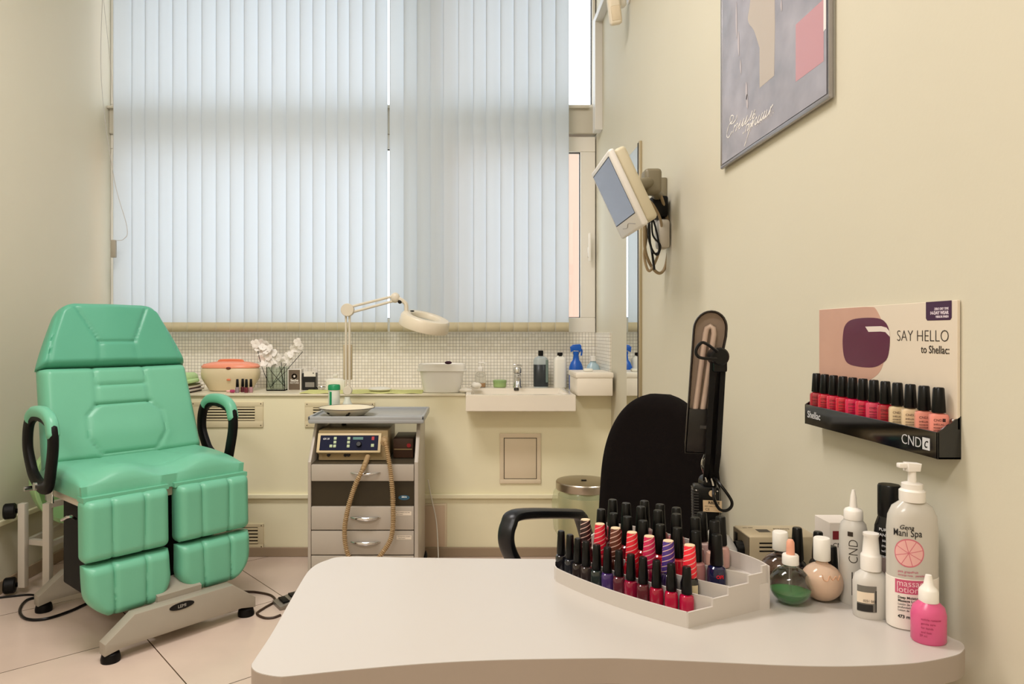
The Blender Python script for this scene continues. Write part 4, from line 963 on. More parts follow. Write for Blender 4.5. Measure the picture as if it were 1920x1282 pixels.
dshape('printed_nail', [tuple(v[:2]) for v in cm([(a, c, 0) for a, c in nail], 4, True)], PUR, 1)
dshape('printed_gleam', [tuple(v[:2]) for v in [(.176, .206), (.187, .196), (.225, .1965), (.240, .1955), (.2535, .187), (.2528, .196), (.243, .2035), (.228, .2062)]], mat('print_gleam', 'e0d3c8', .3), 2)
dshape('corner_tab', [(.351, .2443), (.351, .2175), (.3545, .214), (.4085, .214), (.412, .2175), (.412, .2443)], mat('print_dark_purple', '3b1238', .3), 1)
def dtext(body, size, x, z, align='LEFT', sx_=1, bold=0, nm='header_lettering', m=None, k=2, sp=1):
    return text_mb(body, size, Md @ Matrix.Translation((x, z, .006+k*.0002)), align, sx=sx_, ext=.00015, bold=bold, spacing=sp)
INK = mat('print_ink', '2a2018', .4)
tx = dtext('SAY HELLO', .0272, .407, .180, 'RIGHT', .98, -.0005); tx.merge(dtext('to Shellac:', .0178, .4075, .161, 'RIGHT', .94, .0001)); tx.build('header_lettering', INK, hd, world=True)
tx = dtext('ZERO DRY TIME', .0055, .4055, .2303, 'RIGHT', .85, .0001, k=3); tx.merge(dtext('14-DAY WEAR', .0072, .4055, .2235, 'RIGHT', .95, .0002, k=3)).merge(dtext('MIRROR FINISH', .0050, .4055, .2180, 'RIGHT', .88, .0001, k=3)); tx.build('tab_lettering', mat('print_pale', 'e4d6de', .4), hd, world=True)
# tray
GB = mat('gloss_black_acrylic', '070708', .06, coat=.8)
M2 = Matrix.Identity(4)
b = MB()
b.box(0, Wd, 0, .0415, .033, .036, .0008, M=Md)          # front panel
b.box(0, Wd, 0, .003, .001, .034, M=Md)                    # bottom
b.box(0.002, Wd-.002, .030, .033, .006, .034, M=Md)                   # raised shelf
prof = [(0, 0), (.036, 0), (.036, .0415), (.0, .066)]
for xa in (0, Wd-.003):
    Ms2 = Md @ Matrix(((0, 0, 1, xa), (0, 1, 0, 0), (1, 0, 0, 0), (0, 0, 0, 1)))
    b.prism(prof, 0, .003, M=Ms2)
b.build('shelf_tray', GB, wd, world=True, smooth=False)
text_mb('Shellac', .0205, Md @ Matrix.Translation((.0115, .0150, .0363)), sx=.98, ext=.0002, bold=.0001).build('shelf_lettering', mat('silver_print', 'cfcfd0', .35), wd, world=True)
text_mb('CND', .0235, Md @ Matrix.Translation((.334, .0110, .0363)), sx=1.0, ext=.0002, bold=-.0003).build('maker_lettering', mat('silver_print'), wd, world=True)
eq = MB().box(.3885, .406, .0100, .0290, .0361, .0365, M=Md).build('square_emblem', mat('silver_print'), wd, world=True)
text_mb('c', .024, Md @ Matrix.Translation((.3915, .0135, .0366)), sx=.9, ext=.0002, shear=.3, bold=0).build('emblem_letter', BLACKP, eq, world=True)
MB().sphere(tuple(Md @ Vector((Wd-.012, .058, .004))), .004).build('screw', CHROME, wd, world=True)
cols = [('a3202f', 'deep red'), ('c41c34', 'bright red'), ('c81a3c', 'crimson'), ('c60f2e', 'scarlet'), ('cc1048', 'raspberry'), ('c8103c', 'cherry red'), ('cf3a58', 'rose red'), ('a40f26', 'dark red'), ('d3bd96', 'beige'), ('d9c09a', 'pale nude'), ('d98a78', 'coral nude'), ('e0897a', 'salmon pink')]
first = None
def bottle_print(t, m):
    pass
for i, (c, nmc) in enumerate(cols):
    Y = 1.469-i*.03494
    loc = (XR-.020, Y, 1.0405)
    lab = '%s polish bottle with black cap on the wall shelf, %s from the left' % (nmc, ORD[i])
    if i == 0: lab = 'deep red polish bottle at the left end of the wall shelf'
    if first is None:
        t = thing('gel_polish_bottle', loc, math.radians(-22), lab, 'nail polish', 'polish bottles on the wall shelf')
        MB().lathe([(.0115, 0), (.0128, .0015), (.0130, .004), (.0130, .030), (.0115, .0335), (.006, .0355), (.006, .037)], seg=36, pw=4.5, sy=.8).build('bottle_body', lac(c, .25), t)
        MB().lathe([(.0095, .0360), (.0098, .037), (.0078, .0735), (.0065, .0752), (0, .0758)], seg=24).build('cap', CAPM, t)
        k = math.radians(-68)
        Mt = Matrix.Rotation(math.radians(-46), 4, 'Z') @ FR(0, -.0, 0)
        Mt = Matrix.Translation((0, 0, 0)) @ FR(-.009, -.01065, .0)
        b = text_mb('CND', .0052, Mt @ Matrix.Translation((0, .023, 0)), ext=.0001, bold=0)
        b.box(.012, .016, .0225, .0275, 0, .0002, M=Mt)
        b.merge(text_mb('SHELLAC', .0035, Mt @ Matrix.Translation((0, .017, 0)), ext=.0001)).merge(text_mb('POWER POLISH', .0026, Mt @ Matrix.Translation((0, .012, 0)), ext=.0001)).merge(text_mb('UV COLOR COAT', .0026, Mt @ Matrix.Translation((0, .008, 0)), ext=.0001))
        b.build('bottle_print', mat('dark_print', '3a1518', .5), t)
        first = t
    else:
        r, pt_ = dup(first, loc, math.radians(-22), lab); recolor(pt_['bottle_body'], lac(c, .25))

# ================================================================ desk
def onz(px, py, z=.75):
    Y = (1.2-z)*1300/(py-625); return ((px-885)/1300*Y, Y)
pts = [onz(*p) for p in ((652,1043),(612,1050),(582,1066),(557,1103),(511,1184),(478,1234),(471,1247),(477,1257),(493,1263.5),(521,1268),(546,1267),(653,1256),(795,1244),(936,1237),(1120,1234),(1191,1235),(1357,1242),(1467,1247),(1578,1249),(1688,1245),(1743,1239),(1793,1228),(1807,1219),(1809,1212),(1802,1203),(1775,1189))]
pts += [(.735, 1.12), (.742, 1.25), (.742, 1.34), (.70, 1.385), (.40, 1.385), (.15, 1.385), (-.1, 1.392)]
out = [tuple(v[:2]) for v in cm([(a, c, 0) for a, c in pts], 6, True)]
dk = thing('manicure_desk', (.2, 1.15, 0), 0, 'cream kidney shaped manicure desk with taupe edge in the foreground', 'desk')
MB().prism(out, .7145, .7492).build('edge_band', mat('taupe_edge', 'a3968a', .4, noise=.03, nscale=10), dk, world=True, ang=25)
def inset(o, d):
    r = []
    n = len(o); cx_ = sum(p[0] for p in o)/n; cy_ = sum(p[1] for p in o)/n
    for i in range(n):
        a = Vector(o[i-1]); c = Vector(o[(i+1) % n]); t_ = (c-a).normalized(); nn = Vector((-t_.y, t_.x))
        r.append(tuple(Vector(o[i])+nn*d))
    return r
area = sum(out[i-1][0]*out[i][1]-out[i][0]*out[i-1][1] for i in range(len(out)))
MB().prism(inset(out, .0006 if area > 0 else -.0006), .7488, .75).build('tabletop', mat('cream_laminate_top', 'c0bab2', .28, noise=.012, nscale=3), dk, world=True, ang=25)
for x_, y_ in ((.215, 1.16), (.655, 1.18), (-.21, 1.20)):
    MB().box(x_-.022, x_+.022, y_-.03, y_+.03, .03, .70, .004).box(x_-.03, x_+.03, y_-.16, y_+.12, .0, .03, .006).box(x_-.035, x_+.035, y_-.10, y_+.10, .70, .7145, .002).build('leg', BLACKM, dk, world=True)

# ================================================================ polish rack
rk = thing('polish_rack', (.33, 1.058, .75), math.atan2(-.756, .655), 'pale grey stepped display rack for polish bottles on the desk', 'rack')
# local frame: +x along the front edge towards its right corner, +y to the back
RKM = mat('pale_grey_acrylic', 'cbc4bc', .35)
cf = lambda u: -.015*(1-((u+.142)/.142)**2)+(max(0, -.262-u)/.041)**2*.032
bf = lambda u: .202-.030*((u+.13)/.17)**4
U0 = -.303
vk = [0, .050, .083, .126, .205]
fl = [.006, .018, .030, .042]
def strip(va, vb, z0, z1, b, ua=None, ub=None):
    n = 26; top = []
    for side, fn in ((0, va), (1, vb)):
        L_ = []
        for i in range(n+1):
            f = i/n
            u = U0+f*(.25*fn(0.0)-.002-U0) if ub is None else ua+f*(ub-ua)
            L_.append((u, fn(u)))
        top.append(L_)
    b.prism(top[0]+top[1][::-1], z0, z1)
b = MB()
for k in range(4):
    va = (lambda u, q=vk[k]: min(cf(u)+q, bf(u)-.003)); vb = (lambda u, q=vk[k+1]: min(cf(u)+q, bf(u)) if q < .2 else bf(u))
    strip(lambda u: va(u)+.0012, vb, 0, fl[k], b)
    va2 = (lambda u, q=vk[k]: cf(u)+q+.003)
    strip(va, va2, 0, fl[k]+.018, b)
strip(lambda u: bf(u)-.003, lambda u: bf(u), 0, .070, b)
ve = bf(.045)
st_ = [(0, 0), (0, fl[0]+.018), (vk[1], fl[0]+.018), (vk[1], fl[1]+.018), (vk[2], fl[1]+.018), (vk[2], fl[2]+.018), (vk[3], fl[2]+.018), (vk[3], fl[3]+.018), (ve-.012, fl[3]+.018), (ve-.012, .071), (ve, .071), (ve, 0)]
b.prism(st_, 0, .0035, M=Matrix(((.25, 0, 1, -.0035), (1, 0, 0, 0), (0, 1, 0, 0), (0, 0, 0, 1))))
b.prism([(0.035, 0), (.035, fl[2]), (.19, fl[3]+.018), (.19, 0)], 0, .0035, M=Matrix(((0, 0, 1, U0), (1, 0, 0, 0), (0, 1, 0, 0), (0, 0, 0, 1))))
b.build('rack_body', RKM, rk, smooth=False)
def rk2w(u, v, z): return (.33+.655*u+.756*v, 1.058-.756*u+.655*v, .75+z)
rows = {1: [(-0.289, 0.035), (-0.262, 0.029), (-0.237, 0.022), (-0.216, 0.02), (-0.192, 0.019), (-0.17, 0.021), (-0.146, 0.022), (-0.121, 0.021), (-0.098, 0.023), (-0.074, 0.026), (-0.049, 0.030), (-0.025, 0.036)],
2: [(-0.248, 0.056), (-0.212, 0.053), (-0.177, 0.053), (-0.142, 0.053), (-0.109, 0.056), (-0.073, 0.058), (-0.037, 0.064)],
3: [(-0.247, 0.101), (-0.214, 0.096), (-0.183, 0.095), (-0.148, 0.094), (-0.114, 0.096), (-0.083, 0.1), (-0.051, 0.106), (-0.018, 0.114)],
4: [(-0.249, 0.138), (-0.215, 0.135), (-0.181, 0.134), (-0.145, 0.135), (-0.109, 0.138), (-0.074, 0.142), (-0.041, 0.148)],
5: [(-0.203, 0.176), (-0.168, 0.176), (-0.134, 0.177), (-0.084, 0.180), (-0.049, 0.182)]}
c1 = [('17161c', 'black'), ('23252c', 'slate'), ('2b2220', 'dark brown'), ('342a2a', 'taupe black'), ('242e2c', 'dark green'), ('46306a', 'purple'), ('5a2430', 'maroon'), ('8e1436', 'crimson'), ('5a2028', 'brown red'), ('a01434', 'ruby red'), ('b01038', 'cherry red'), ('b4123e', 'raspberry red')]
sl = None
for i, (u, v) in enumerate(rows[1]):
    loc = rk2w(u, v, fl[0]); c, nm = c1[i]
    lab = 'slim %s polish bottle in front row of desk rack, %s from left' % (nm, ORD[i])
    if sl is None: sl = slim(loc, lab, c, 'slim polish bottles in front row of desk rack')
    else:
        r, q_ = dup(sl, loc, random.uniform(-.3, .3), lab); recolor(q_['bottle_body'], lac(c))
c2 = [('2c1012', '3a0f14', 'dark burgundy'), ('d61434', 'c41430', 'red'), ('5c2c1c', '4a2018', 'brown'), ('d8142c', 'a01020', 'bright red'), ('c41c50', '8c1038', 'magenta'), ('4a3080', '2a1c40', 'purple'), ('ea2034', '161416', 'scarlet')]
CREAMTOP = mat('cream_cap_top', 'e0c8a4', .5)
for i, (u, v) in enumerate(rows[2]):
    cc, bc_, nm = c2[i]
    t = thing('polish_bottle', rk2w(u, v, fl[1]), 0, 'polish bottle with %s diagonally striped cap in second row of desk rack' % nm, 'nail polish', 'polish bottles with striped caps')
    MB().lathe([(.012, 0), (.0138, .002), (.0142, .006), (.0142, .026), (.012, .034), (.0075, .0375), (.0070, .041)], seg=28, pw=2.4).build('bottle_body', lac(bc_), t)
    cp = MB().lathe([(.0112, .0370), (.0116, .040), (.0088, .0872), (.0086, .0875)], seg=28).build('striped_cap', stripe_mat('stripes_'+cc, cc, 'd8b4a8'), t)
    MB().lathe([(.0084, .0873), (.0082, .0885), (0, .0887)], seg=24).build('cap_top', CREAMTOP, cp)
    if i == 6:
        b = MB().lathe([(.0147, .006), (.0147, .027)], seg=48, pw=2.4, cap=False)
        for f in [f for f in b.bm.faces if not (-1.9 < math.atan2(f.calc_center_median().y, f.calc_center_median().x) < -.9)]: b.bm.faces.remove(f)
        b.build('paper_label', mat('beige_label', 'd6c7a4', .6), t)
ft = None
cr = {3: [('a01c2c', 'red'), ('3a1014', 'dark red'), ('7a1424', 'wine red'), ('a81420', 'cherry red'), ('b01424', 'scarlet'), ('b81428', 'bright red'), ('b98080', 'dusty pink'), ('14163c', 'midnight blue')],
 4: [('8c2030', 'dark rose'), ('7a1c28', 'wine'), ('b4202c', 'red'), ('a86060', 'rosewood'), ('c07c78', 'salmon pink'), ('c9a0a0', 'pale pink'), ('c49a88', 'nude pink')],
 5: [('c4a0a4', 'soft pink'), ('b06c6c', 'antique pink'), ('b87878', 'warm pink'), ('d0b4b0', 'light pink'), ('c49890', 'peach pink')]}
rn = {3: 'third', 4: 'fourth', 5: 'rearmost'}
for k in (3, 4, 5):
    for i, (u, v) in enumerate(rows[k]):
        c, nm = cr[k][i]; loc = rk2w(u, v, fl[min(k-1, 3)])
        lab = '%s polish bottle in the %s row of desk rack, %s from left' % (nm, rn[k], ORD[i])
        if nm == 'midnight blue': lab = 'midnight blue polish bottle with black cap at right end of third rack row'
        if ft is None: ft = fat(loc, lab, c, 'wide polish bottles in the rear rows of desk rack')
        else:
            r, q_ = dup(ft, loc, random.uniform(-.3, .3), lab); recolor(q_['bottle_body'], lac(c))
            if nm == 'midnight blue':
                tx = text_mb('OPI', .0075, FR(-.006, -.0156, .020), ext=.0002, bold=.0004)
                tx.build('red_print', mat('red_ink', 'c01828', .5), r)

# ================================================================ e-file control box
eb = thing('nail_drill_box', (.585, 1.355, .75), 0, 'beige metal nail drill control box with black knob behind round bottles', 'device')
x0, x1, y0, y1 = .522, .652, 1.303, 1.383
MB().box(x0, x1, y0, y1, .757, .818, .003).build('case', mat('beige_case', 'b9aa8c', .45), eb, world=True)
b = MB()
for k in range(3): b.box(x0+.018, x0+.056, y0-.0006, y0+.002, .806-.0075*k-.0012, .806-.0075*k+.0012)
b.build('vent_slots', BLACKM, eb, world=True)
Mf = frame((x0, y1, .757), (0, -1, 0), (0, 0, 1))
fp = MB().box(.002, .078, .002, .059, 0, .0015, M=Mf).build('control_face', mat('dark_face', '5d5240', .4), eb, world=True)
MB().lathe([(.016, 0), (.015, .012), (.013, .014), (.013, .004)], seg=24, M=Mf @ Matrix.Translation((.045, .028, .001))).box(.012, .024, .035, .052, .0, .004, .001, M=Mf).build('speed_knob', BLACKP, fp, world=True)
b = MB(); b.box(.552, .575, 1.333, 1.352, .8178, .8183); b.build('brand_plate', mat('dark_plate', '2c241a', .4), eb, world=True)
Mt = frame((x0+.014, 1.352, .8182), (1, 0, 0), (0, 1, 0))
tx = text_mb('STRONG', .008, Mt @ Matrix.Translation((.052, .0, 0)), ext=.0001).merge(text_mb('MODEL 90', .005, Mt @ Matrix.Translation((.05, -.012, 0)), ext=.0001)).merge(text_mb('ON OFF', .0055, Mt @ Matrix.Translation((-.004, .010, 0)), ext=.0001))
tx.build('case_lettering', INK, eb, world=True)
for (x_, y_) in ((x0+.01, y0+.01), (x1-.01, y0+.01), (x0+.01, y1-.01), (x1-.01, y1-.01)): MB().cyl((x_, y_, .75), (x_, y_, .758), .006).build('rubber_foot', BLACKM, eb, world=True)
# crumpled clear sleeve leaning at rack end
t = thing('plastic_sleeve', (.50, 1.34, .75), 0, 'crumpled clear plastic sleeve lying between rack and drill box', 'wrapper')
b = MB().tube([(-.035, .025, .060), (-.012, .010, .040), (.004, -.008, .018), (.012, -.020, .010)], [.012, .020, .016, .008], 14, smooth=0)
b.bm.transform(Matrix.Identity(4)); b.warp(lambda c: (c.x+.002*math.sin(c.z*400), c.y, max(.001, c.z+.002*math.sin(c.x*500+c.y*300))))
b.build('sleeve', mat('foil_clear', 'd8d4cc', .12, trans=.5), t)

# ================================================================ bottles on the desk
def place(name, px, pyb, label, cat='bottle', rz=0):
    x, y = onz(px, pyb); return thing(name, (x, y, .75), rz, label, cat)
GLS = mat('bottle_glass', 'f2f2ee', .02, trans=1, ior=1.12, coat=1)
def arc(r, a0, a1, z0, n=14, sq=.97):
    return [(r*math.sin(math.radians(a0+(a1-a0)*k/n)), z0-r*sq*math.cos(math.radians(a0+(a1-a0)*k/n))) for k in range(n+1)]
rb = .033
def round_bottle(px, pyb, label, liquid, lvl, gm):
    t = place('round_bottle', px, pyb, label)
    zc = rb*.95
    MB().lathe([(0, .002)]+arc(rb, 20, 162, zc)+[(.0085, .068), (.0085, .072)], seg=40).build('bottle_body', gm, t)
    if liquid:
        a1 = math.degrees(math.acos(max(-1, min(1, (zc-lvl)/(rb*.97)))))
        MB().lathe([(0, .0035)]+arc(rb-.0022, 22, a1, zc)+[(0, zc-(rb-.0022)*.97*math.cos(math.radians(a1)))], seg=40).build('liquid', liquid, t)
    return t
t = round_bottle(1463, 1102, 'round bottle of thin brownish oil with plain white cap, behind the green one', mat('brown_liquid', '8a7466', .1, trans=.5), .036, mat('amber_glass', 'cdb6ac', .03, trans=1, ior=1.15, coat=1))
MB().lathe([(.0125, .068), (.013, .069), (.013, .098), (.0115, .100), (0, .1003)], seg=28).build('cap', WHITEP, t)
t = round_bottle(1482, 1131, 'round glass bottle with green oil and pink rubber dropper', mat('green_liquid', '4f9a58', .08, trans=.5), .021, GLS)
MB().lathe([(.0128, .066), (.013, .067), (.013, .080), (.0118, .082), (.006, .0822)], seg=28).build('collar', WHITEP, t)
MB().lathe([(.0068, .081), (.0064, .094), (.0062, .102), (.004, .1065), (0, .1075)], seg=24).build('dropper_bulb', mat('pink_rubber', 'eaa88c', .5), t)
MB().cyl((0, 0, .012), (0, 0, .068), .0022).build('pipette', GLS, t)
t = round_bottle(1541, 1124, 'round bottle of peach cream with white cap right of the green oil', mat('peach_cream', 'ecbc94', .25), .040, mat('cream_glass', 'f0d8c0', .05, trans=.5, ior=1.33))
MB().lathe([(.0128, .068), (.0133, .069), (.0133, .103), (.012, .105), (0, .1053)], seg=28).build('cap', WHITEP, t)
MB().tube([(-.014, -.029, .052), (-.012, -.0295, .044), (-.006, -.031, .043), (-.002, -.030, .051), (.002, -.031, .044), (.008, -.030, .050), (.012, -.029, .043), (.016, -.0265, .050)], .0007, 5, smooth=4).build('script_relief', mat('peach_relief', 'd2a07c', .3), t)
def tall_polish(x, y, h, r, label, c):
    t = thing('polish_bottle', (x, y, .75), 0, label, 'nail polish', 'loose polish bottles beside the drill box')
    MB().lathe([(r*.9, 0), (r, .003), (r, .030), (r*.8, .036), (r*.5, .040)], seg=28, pw=2.6).build('bottle_body', lac(c), t)
    MB().lathe([(r*.72, .039), (r*.74, .041), (r*.55, h-.002), (r*.45, h), (0, h+.0004)], seg=28).build('cap', CAPM, t)
tall_polish(.592, 1.262, .097, .0150, 'black polish bottle with tall cap between two round bottles', '100e10')
tall_polish(.633, 1.268, .088, .0145, 'dark polish bottle half hidden behind the peach round bottle', '1a1418')
tall_polish(.622, 1.198, .083, .0140, 'pale pink polish bottle with black cap right of the peach round bottle', 'd8b4ac')
# white carton
t = thing('small_carton', (.703, 1.335, .75), 0, 'small white carton with dark red square behind desk bottles', 'box')
MB().box(-.026, .026, -.022, .035, 0, .092, .001).build('carton_body', mat('carton_white2', 'e6ddd4', .4), t, smooth=False)
text_mb('CND', .012, FR(-.020, -.0223, .045), ext=.0001).build('carton_lettering', INK, t)
MB().box(-.020, -.008, -.0226, -.022, .060, .076).build('red_square', mat('dark_red_print', '7a1424', .4), t, smooth=False)
# CND bottle
MILK = mat('frosted_plastic', 'c2beb6', .3); MILK2 = mat('frosted_plastic_light', 'cdc9c1', .35)
def dens(b, L=.0016):
    for _ in range(4):
        es = [e for e in b.bm.edges if e.calc_length() > L]
        if not es: break
        bmesh.ops.triangulate(b.bm, faces=[f for f in b.bm.faces if len(f.verts) > 3])
        es = [e for e in b.bm.edges if e.calc_length() > L]
        bmesh.ops.subdivide_edges(b.bm, edges=es, cuts=1)
    return b
def wrap(b, r, sy, a0):
    """wrap flat text (x along arc, y = height, z = out) around an ellipse"""
    def f(c):
        a = a0 + c.x/r; rr = r+c.z+.0002; return (rr*math.cos(a), rr*sy*math.sin(a), c.y)
    return dens(b).warp(f)
I4 = Matrix.Identity(4)
t = place('squeeze_bottle', 1600, 1128, 'tall frosted bottle with pointed nozzle cap and sideways lettering')
MB().lathe([(.0205, 0), (.0215, .003), (.0215, .118), (.019, .132), (.0125, .140), (.0120, .143)], seg=40).build('bottle_body', MILK, t)
MB().lathe([(.0145, .139), (.0148, .141), (.0145, .153), (.0125, .156), (.006, .159), (.0045, .178), (.003, .184), (.0022, .188)], seg=28).build('nozzle_cap', mat('frosted_cap', 'ebe6de', .35), t)
b = text_mb('CND', .020, Matrix.Rotation(PI/2, 4, 'Z'), ext=.0001, sx=.9, bold=-.0003); b.box(-.015, -.007, .0445, .052, 0, .0001)
for k in range(3): b.box(-.009+.004*k, -.0075+.004*k, -.052, -.014, 0, .0001)
b.bm.transform(Matrix.Translation((.004, .070, .0001)))
wrap(b, .0215, 1, math.radians(-112)).build('bottle_print', INK, t)
# spray bottle
t = place('pump_spray_bottle', 1633, 1154, 'small frosted oval spray bottle with white pump and grey label')
MB().lathe([(.0255, 0), (.0270, .003), (.0272, .055), (.024, .066), (.0135, .074), (.0125, .076)], seg=44, sy=.68, pw=2.3).build('bottle_body', MILK2, t)
MB().lathe([(.0150, .074), (.0150, .096), (.0142, .098), (.0125, .100), (.0105, .126), (.0115, .128), (.0115, .132), (0, .133)], seg=28).build('spray_pump', mat('frosted_cap'), t)
def label_band(name, r, sy, z0, z1, a0, a1, m, t, pw=2.3, seg=96, off=.0004):
    b = MB().lathe([(r+off, z0), (r+off, z1)], seg=seg, sy=sy, pw=pw, cap=False)
    for f in [f for f in b.bm.faces if not (a0 < math.degrees(math.atan2(f.calc_center_median().y, f.calc_center_median().x)) < a1)]: b.bm.faces.remove(f)
    return b.build(name, m, t)
label_band('grey_label', .0272, .68, .012, .053, -165, -95, mat('label_grey', '6f6c64', .5), t)
label_band('price_sticker', .0272, .68, .026, .043, -164, -106, mat('label_cream', 'e9d9c2', .5), t, off=.0007)
label_band('label_block', .0272, .68, .013, .024, -163, -112, mat('label_dark', '24221f', .5), t, off=.0007)
label_band('barcode', .0272, .68, .013, .046, -103, -98, mat('label_dark'), t, off=.0007)
b = text_mb('0251 083', .0055, Matrix.Translation((.002, .028, .001)), ext=.0001)
b.warp(lambda c: (-.0226+c.x*.8, -.0140-(c.x*.8)*.38-.0006, c.y)).build('sticker_digits', mat('ink_black'), t)
# black bottle
t = thing('black_bottle', (.684, 1.137, .75), 0, 'black bottle with cylindrical black cap behind the massage lotion', 'bottle')
MB().lathe([(.021, 0), (.0225, .003), (.0225, .115), (.021, .135), (.0165, .149), (.0155, .152)], seg=40).build('bottle_body', mat('black_gloss', '0a0a0c', .12), t)
MB().lathe([(.0165, .151), (.0168, .152), (.0168, .200), (.0155, .2025), (0, .203)], seg=36).build('cap', BLACKP, t)
label_band('lower_label', .0225, 1, .03, .088, -179, -40, mat('brown_grey_label', '86756e', .5), t, pw=2.0)
b = MB()
for k, (s_, q_) in enumerate((('PURIFYING', 0), ('HAND WASH', 0), ('sanitiser', 0), ('moisture', 0), ('with aloe', 0), ('massage oil', 0))):
    b.merge(text_mb(s_, .0065, Matrix.Translation((0, .130-.0085*k, .0005)), 'CENTER', ext=.0001))
wrap(b, .0225, 1, math.radians(-118)).build('white_lettering', mat('white_ink'), t)
# massage lotion
t = place('massage_lotion_bottle', 1710, 1172, 'large clear massage lotion bottle with white pump and pink fruit print')
LR, LS = .0368, .66
MB().lathe([(.034, 0), (.0362, .003), (.0368, .008), (.0368, .150), (.035, .170), (.029, .184), (.018, .192), (.0165, .195)], seg=56, sy=LS, pw=2.2).build('bottle_body', mat('translucent_plastic', 'c3beb4', .22), t)
MB().lathe([(.0364, .002), (.0372, .007), (.0372, .078), (.0364, .0785)], seg=56, sy=LS, pw=2.2).build('lotion_fill', mat('white_lotion', 'efe8de', .35), t)
MB().lathe([(.0175, .192), (.0178, .194), (.0178, .208), (.0145, .211), (.0145, .219), (.012, .220), (.006, .221), (.0055, .240)], seg=32).build('pump_collar', mat('frosted_cap'), t)
b = MB().prism([(-.010, .238), (.009, .238), (.011, .250), (-.010, .2515)], -.008, .008, M=Matrix(((1,0,0,0),(0,0,-1,0),(0,1,0,0),(0,0,0,1))), bev=.002).box(-.022, -.008, -.005, .005, .243, .2505, .002)
b.build('pump_head', mat('frosted_cap'), t)
LM = lambda b, a=-103: wrap(b, LR+.0006, LS, math.radians(a))
PK = mat('label_pink', 'c85878', .4); PKL = mat('fruit_pink', 'e8b2ae', .4)
def sup(b, ac=-103):  # wrap on the squarish (superellipse) section
    def f(c):
        a = math.radians(ac)+c.x/LR; ca, sa = math.cos(a), math.sin(a); k = 1/((abs(ca)**2.2+abs(sa)**2.2)**(1/2.2)); rr = (LR+.0006)*k+c.z
        return (rr*ca, rr*LS*sa, c.y)
    return dens(b).warp(f)
def disc(cx_, cy_, r, n=48, rings=8, z=0):
    t_ = bmesh.new(); last = None; c0 = t_.verts.new((cx_, cy_, z)); 
    for j in range(1, rings+1):
        cur = [t_.verts.new((cx_+r*j/rings*math.cos(2*PI*i/n), cy_+r*j/rings*math.sin(2*PI*i/n), z)) for i in range(n)]
        for i in range(n):
            if last is None: t_.faces.new([c0, cur[i], cur[(i+1) % n]])
            else: t_.faces.new([last[i], cur[i], cur[(i+1) % n], last[(i+1) % n]])
        last = cur
    b = MB(); b.bm = t_; return b
fx, fy = -.0105, .118
sup(disc(fx, fy, .0215)).build('fruit_rind', mat('fruit_rind', 'd07482', .4), t)
sup(disc(fx, fy, .0195, z=.0003)).build('fruit_slice', PKL, t)
b = MB()
for k in range(8):
    a = 2*PI*k/8+.25; 
    t_ = bmesh.new(); vs = []
    for j in range(9):
        q_ = .0195*j/8; vs.append((t_.verts.new((fx+q_*math.cos(a)-.0005*math.sin(a), fy+q_*math.sin(a)+.0005*math.cos(a), .0005)), t_.verts.new((fx+q_*math.cos(a)+.0005*math.sin(a), fy+q_*math.sin(a)-.0005*math.cos(a), .0005))))
    for j in range(8): t_.faces.new([vs[j][0], vs[j][1], vs[j+1][1], vs[j+1][0]])
    x_ = MB(); x_.bm = t_; b.merge(x_)
sup(b).build('fruit_segments', mat('fruit_rind'), t)
b = MB(); n = 24; t_ = bmesh.new(); vs = []
for j in range(n+1):
    x_ = -.031+.052*j/n; vs.append((t_.verts.new((x_, .056, 0)), t_.verts.new((x_, .077, 0))))
for j in range(n): t_.faces.new([vs[j][0], vs[j+1][0], vs[j+1][1], vs[j][1]])
b.bm = t_; sup(b).build('pink_band', PK, t)
b = text_mb('massage', .0135, Matrix.Translation((-.028, .0675, .0004)), ext=.0001).merge(text_mb('lotion', .0135, Matrix.Translation((-.028, .0580, .0004)), ext=.0001))
sup(b).build('band_lettering', mat('label_pale_pink', 'f2cdd2', .4), t)
b = text_mb('Gena', .0095, Matrix.Translation((-.024, .1535, .0004)), ext=.0001, shear=.3, bold=.00005).merge(text_mb('Mani Spa', .0150, Matrix.Translation((-.034, .1430, .0004)), ext=.0001, bold=.00005, sx=.78))
b.merge(text_mb('Deep Moisture', .0052, Matrix.Translation((-.026, .0485, .0004)), ext=.0001, bold=.0001)).merge(text_mb('Massage Lotion', .0052, Matrix.Translation((-.026, .0435, .0004)), ext=.0001, bold=.0001)).merge(text_mb('Loción de masaje', .0042, Matrix.Translation((-.026, .0385, .0004)), ext=.0001)).merge(text_mb('profundamente', .0042, Matrix.Translation((-.026, .034, .0004)), ext=.0001)).merge(text_mb('Lotion de massage', .0042, Matrix.Translation((-.026, .0295, .0004)), ext=.0001))
b.merge(text_mb('473 mL / 16 fl oz', .0068, Matrix.Translation((-.026, .019, .0004)), ext=.0001, bold=.0002))
sup(b).build('black_lettering', mat('ink_black'), t)
b = text_mb('pink grapefruit', .0048, Matrix.Translation((-.026, .088, .0004)), ext=.0001); b.merge(text_mb('toronja rosa   pamplemousse', .0042, Matrix.Translation((-.026, .083, .0004)), ext=.0001)); sup(b).build('pink_lettering', PK, t)
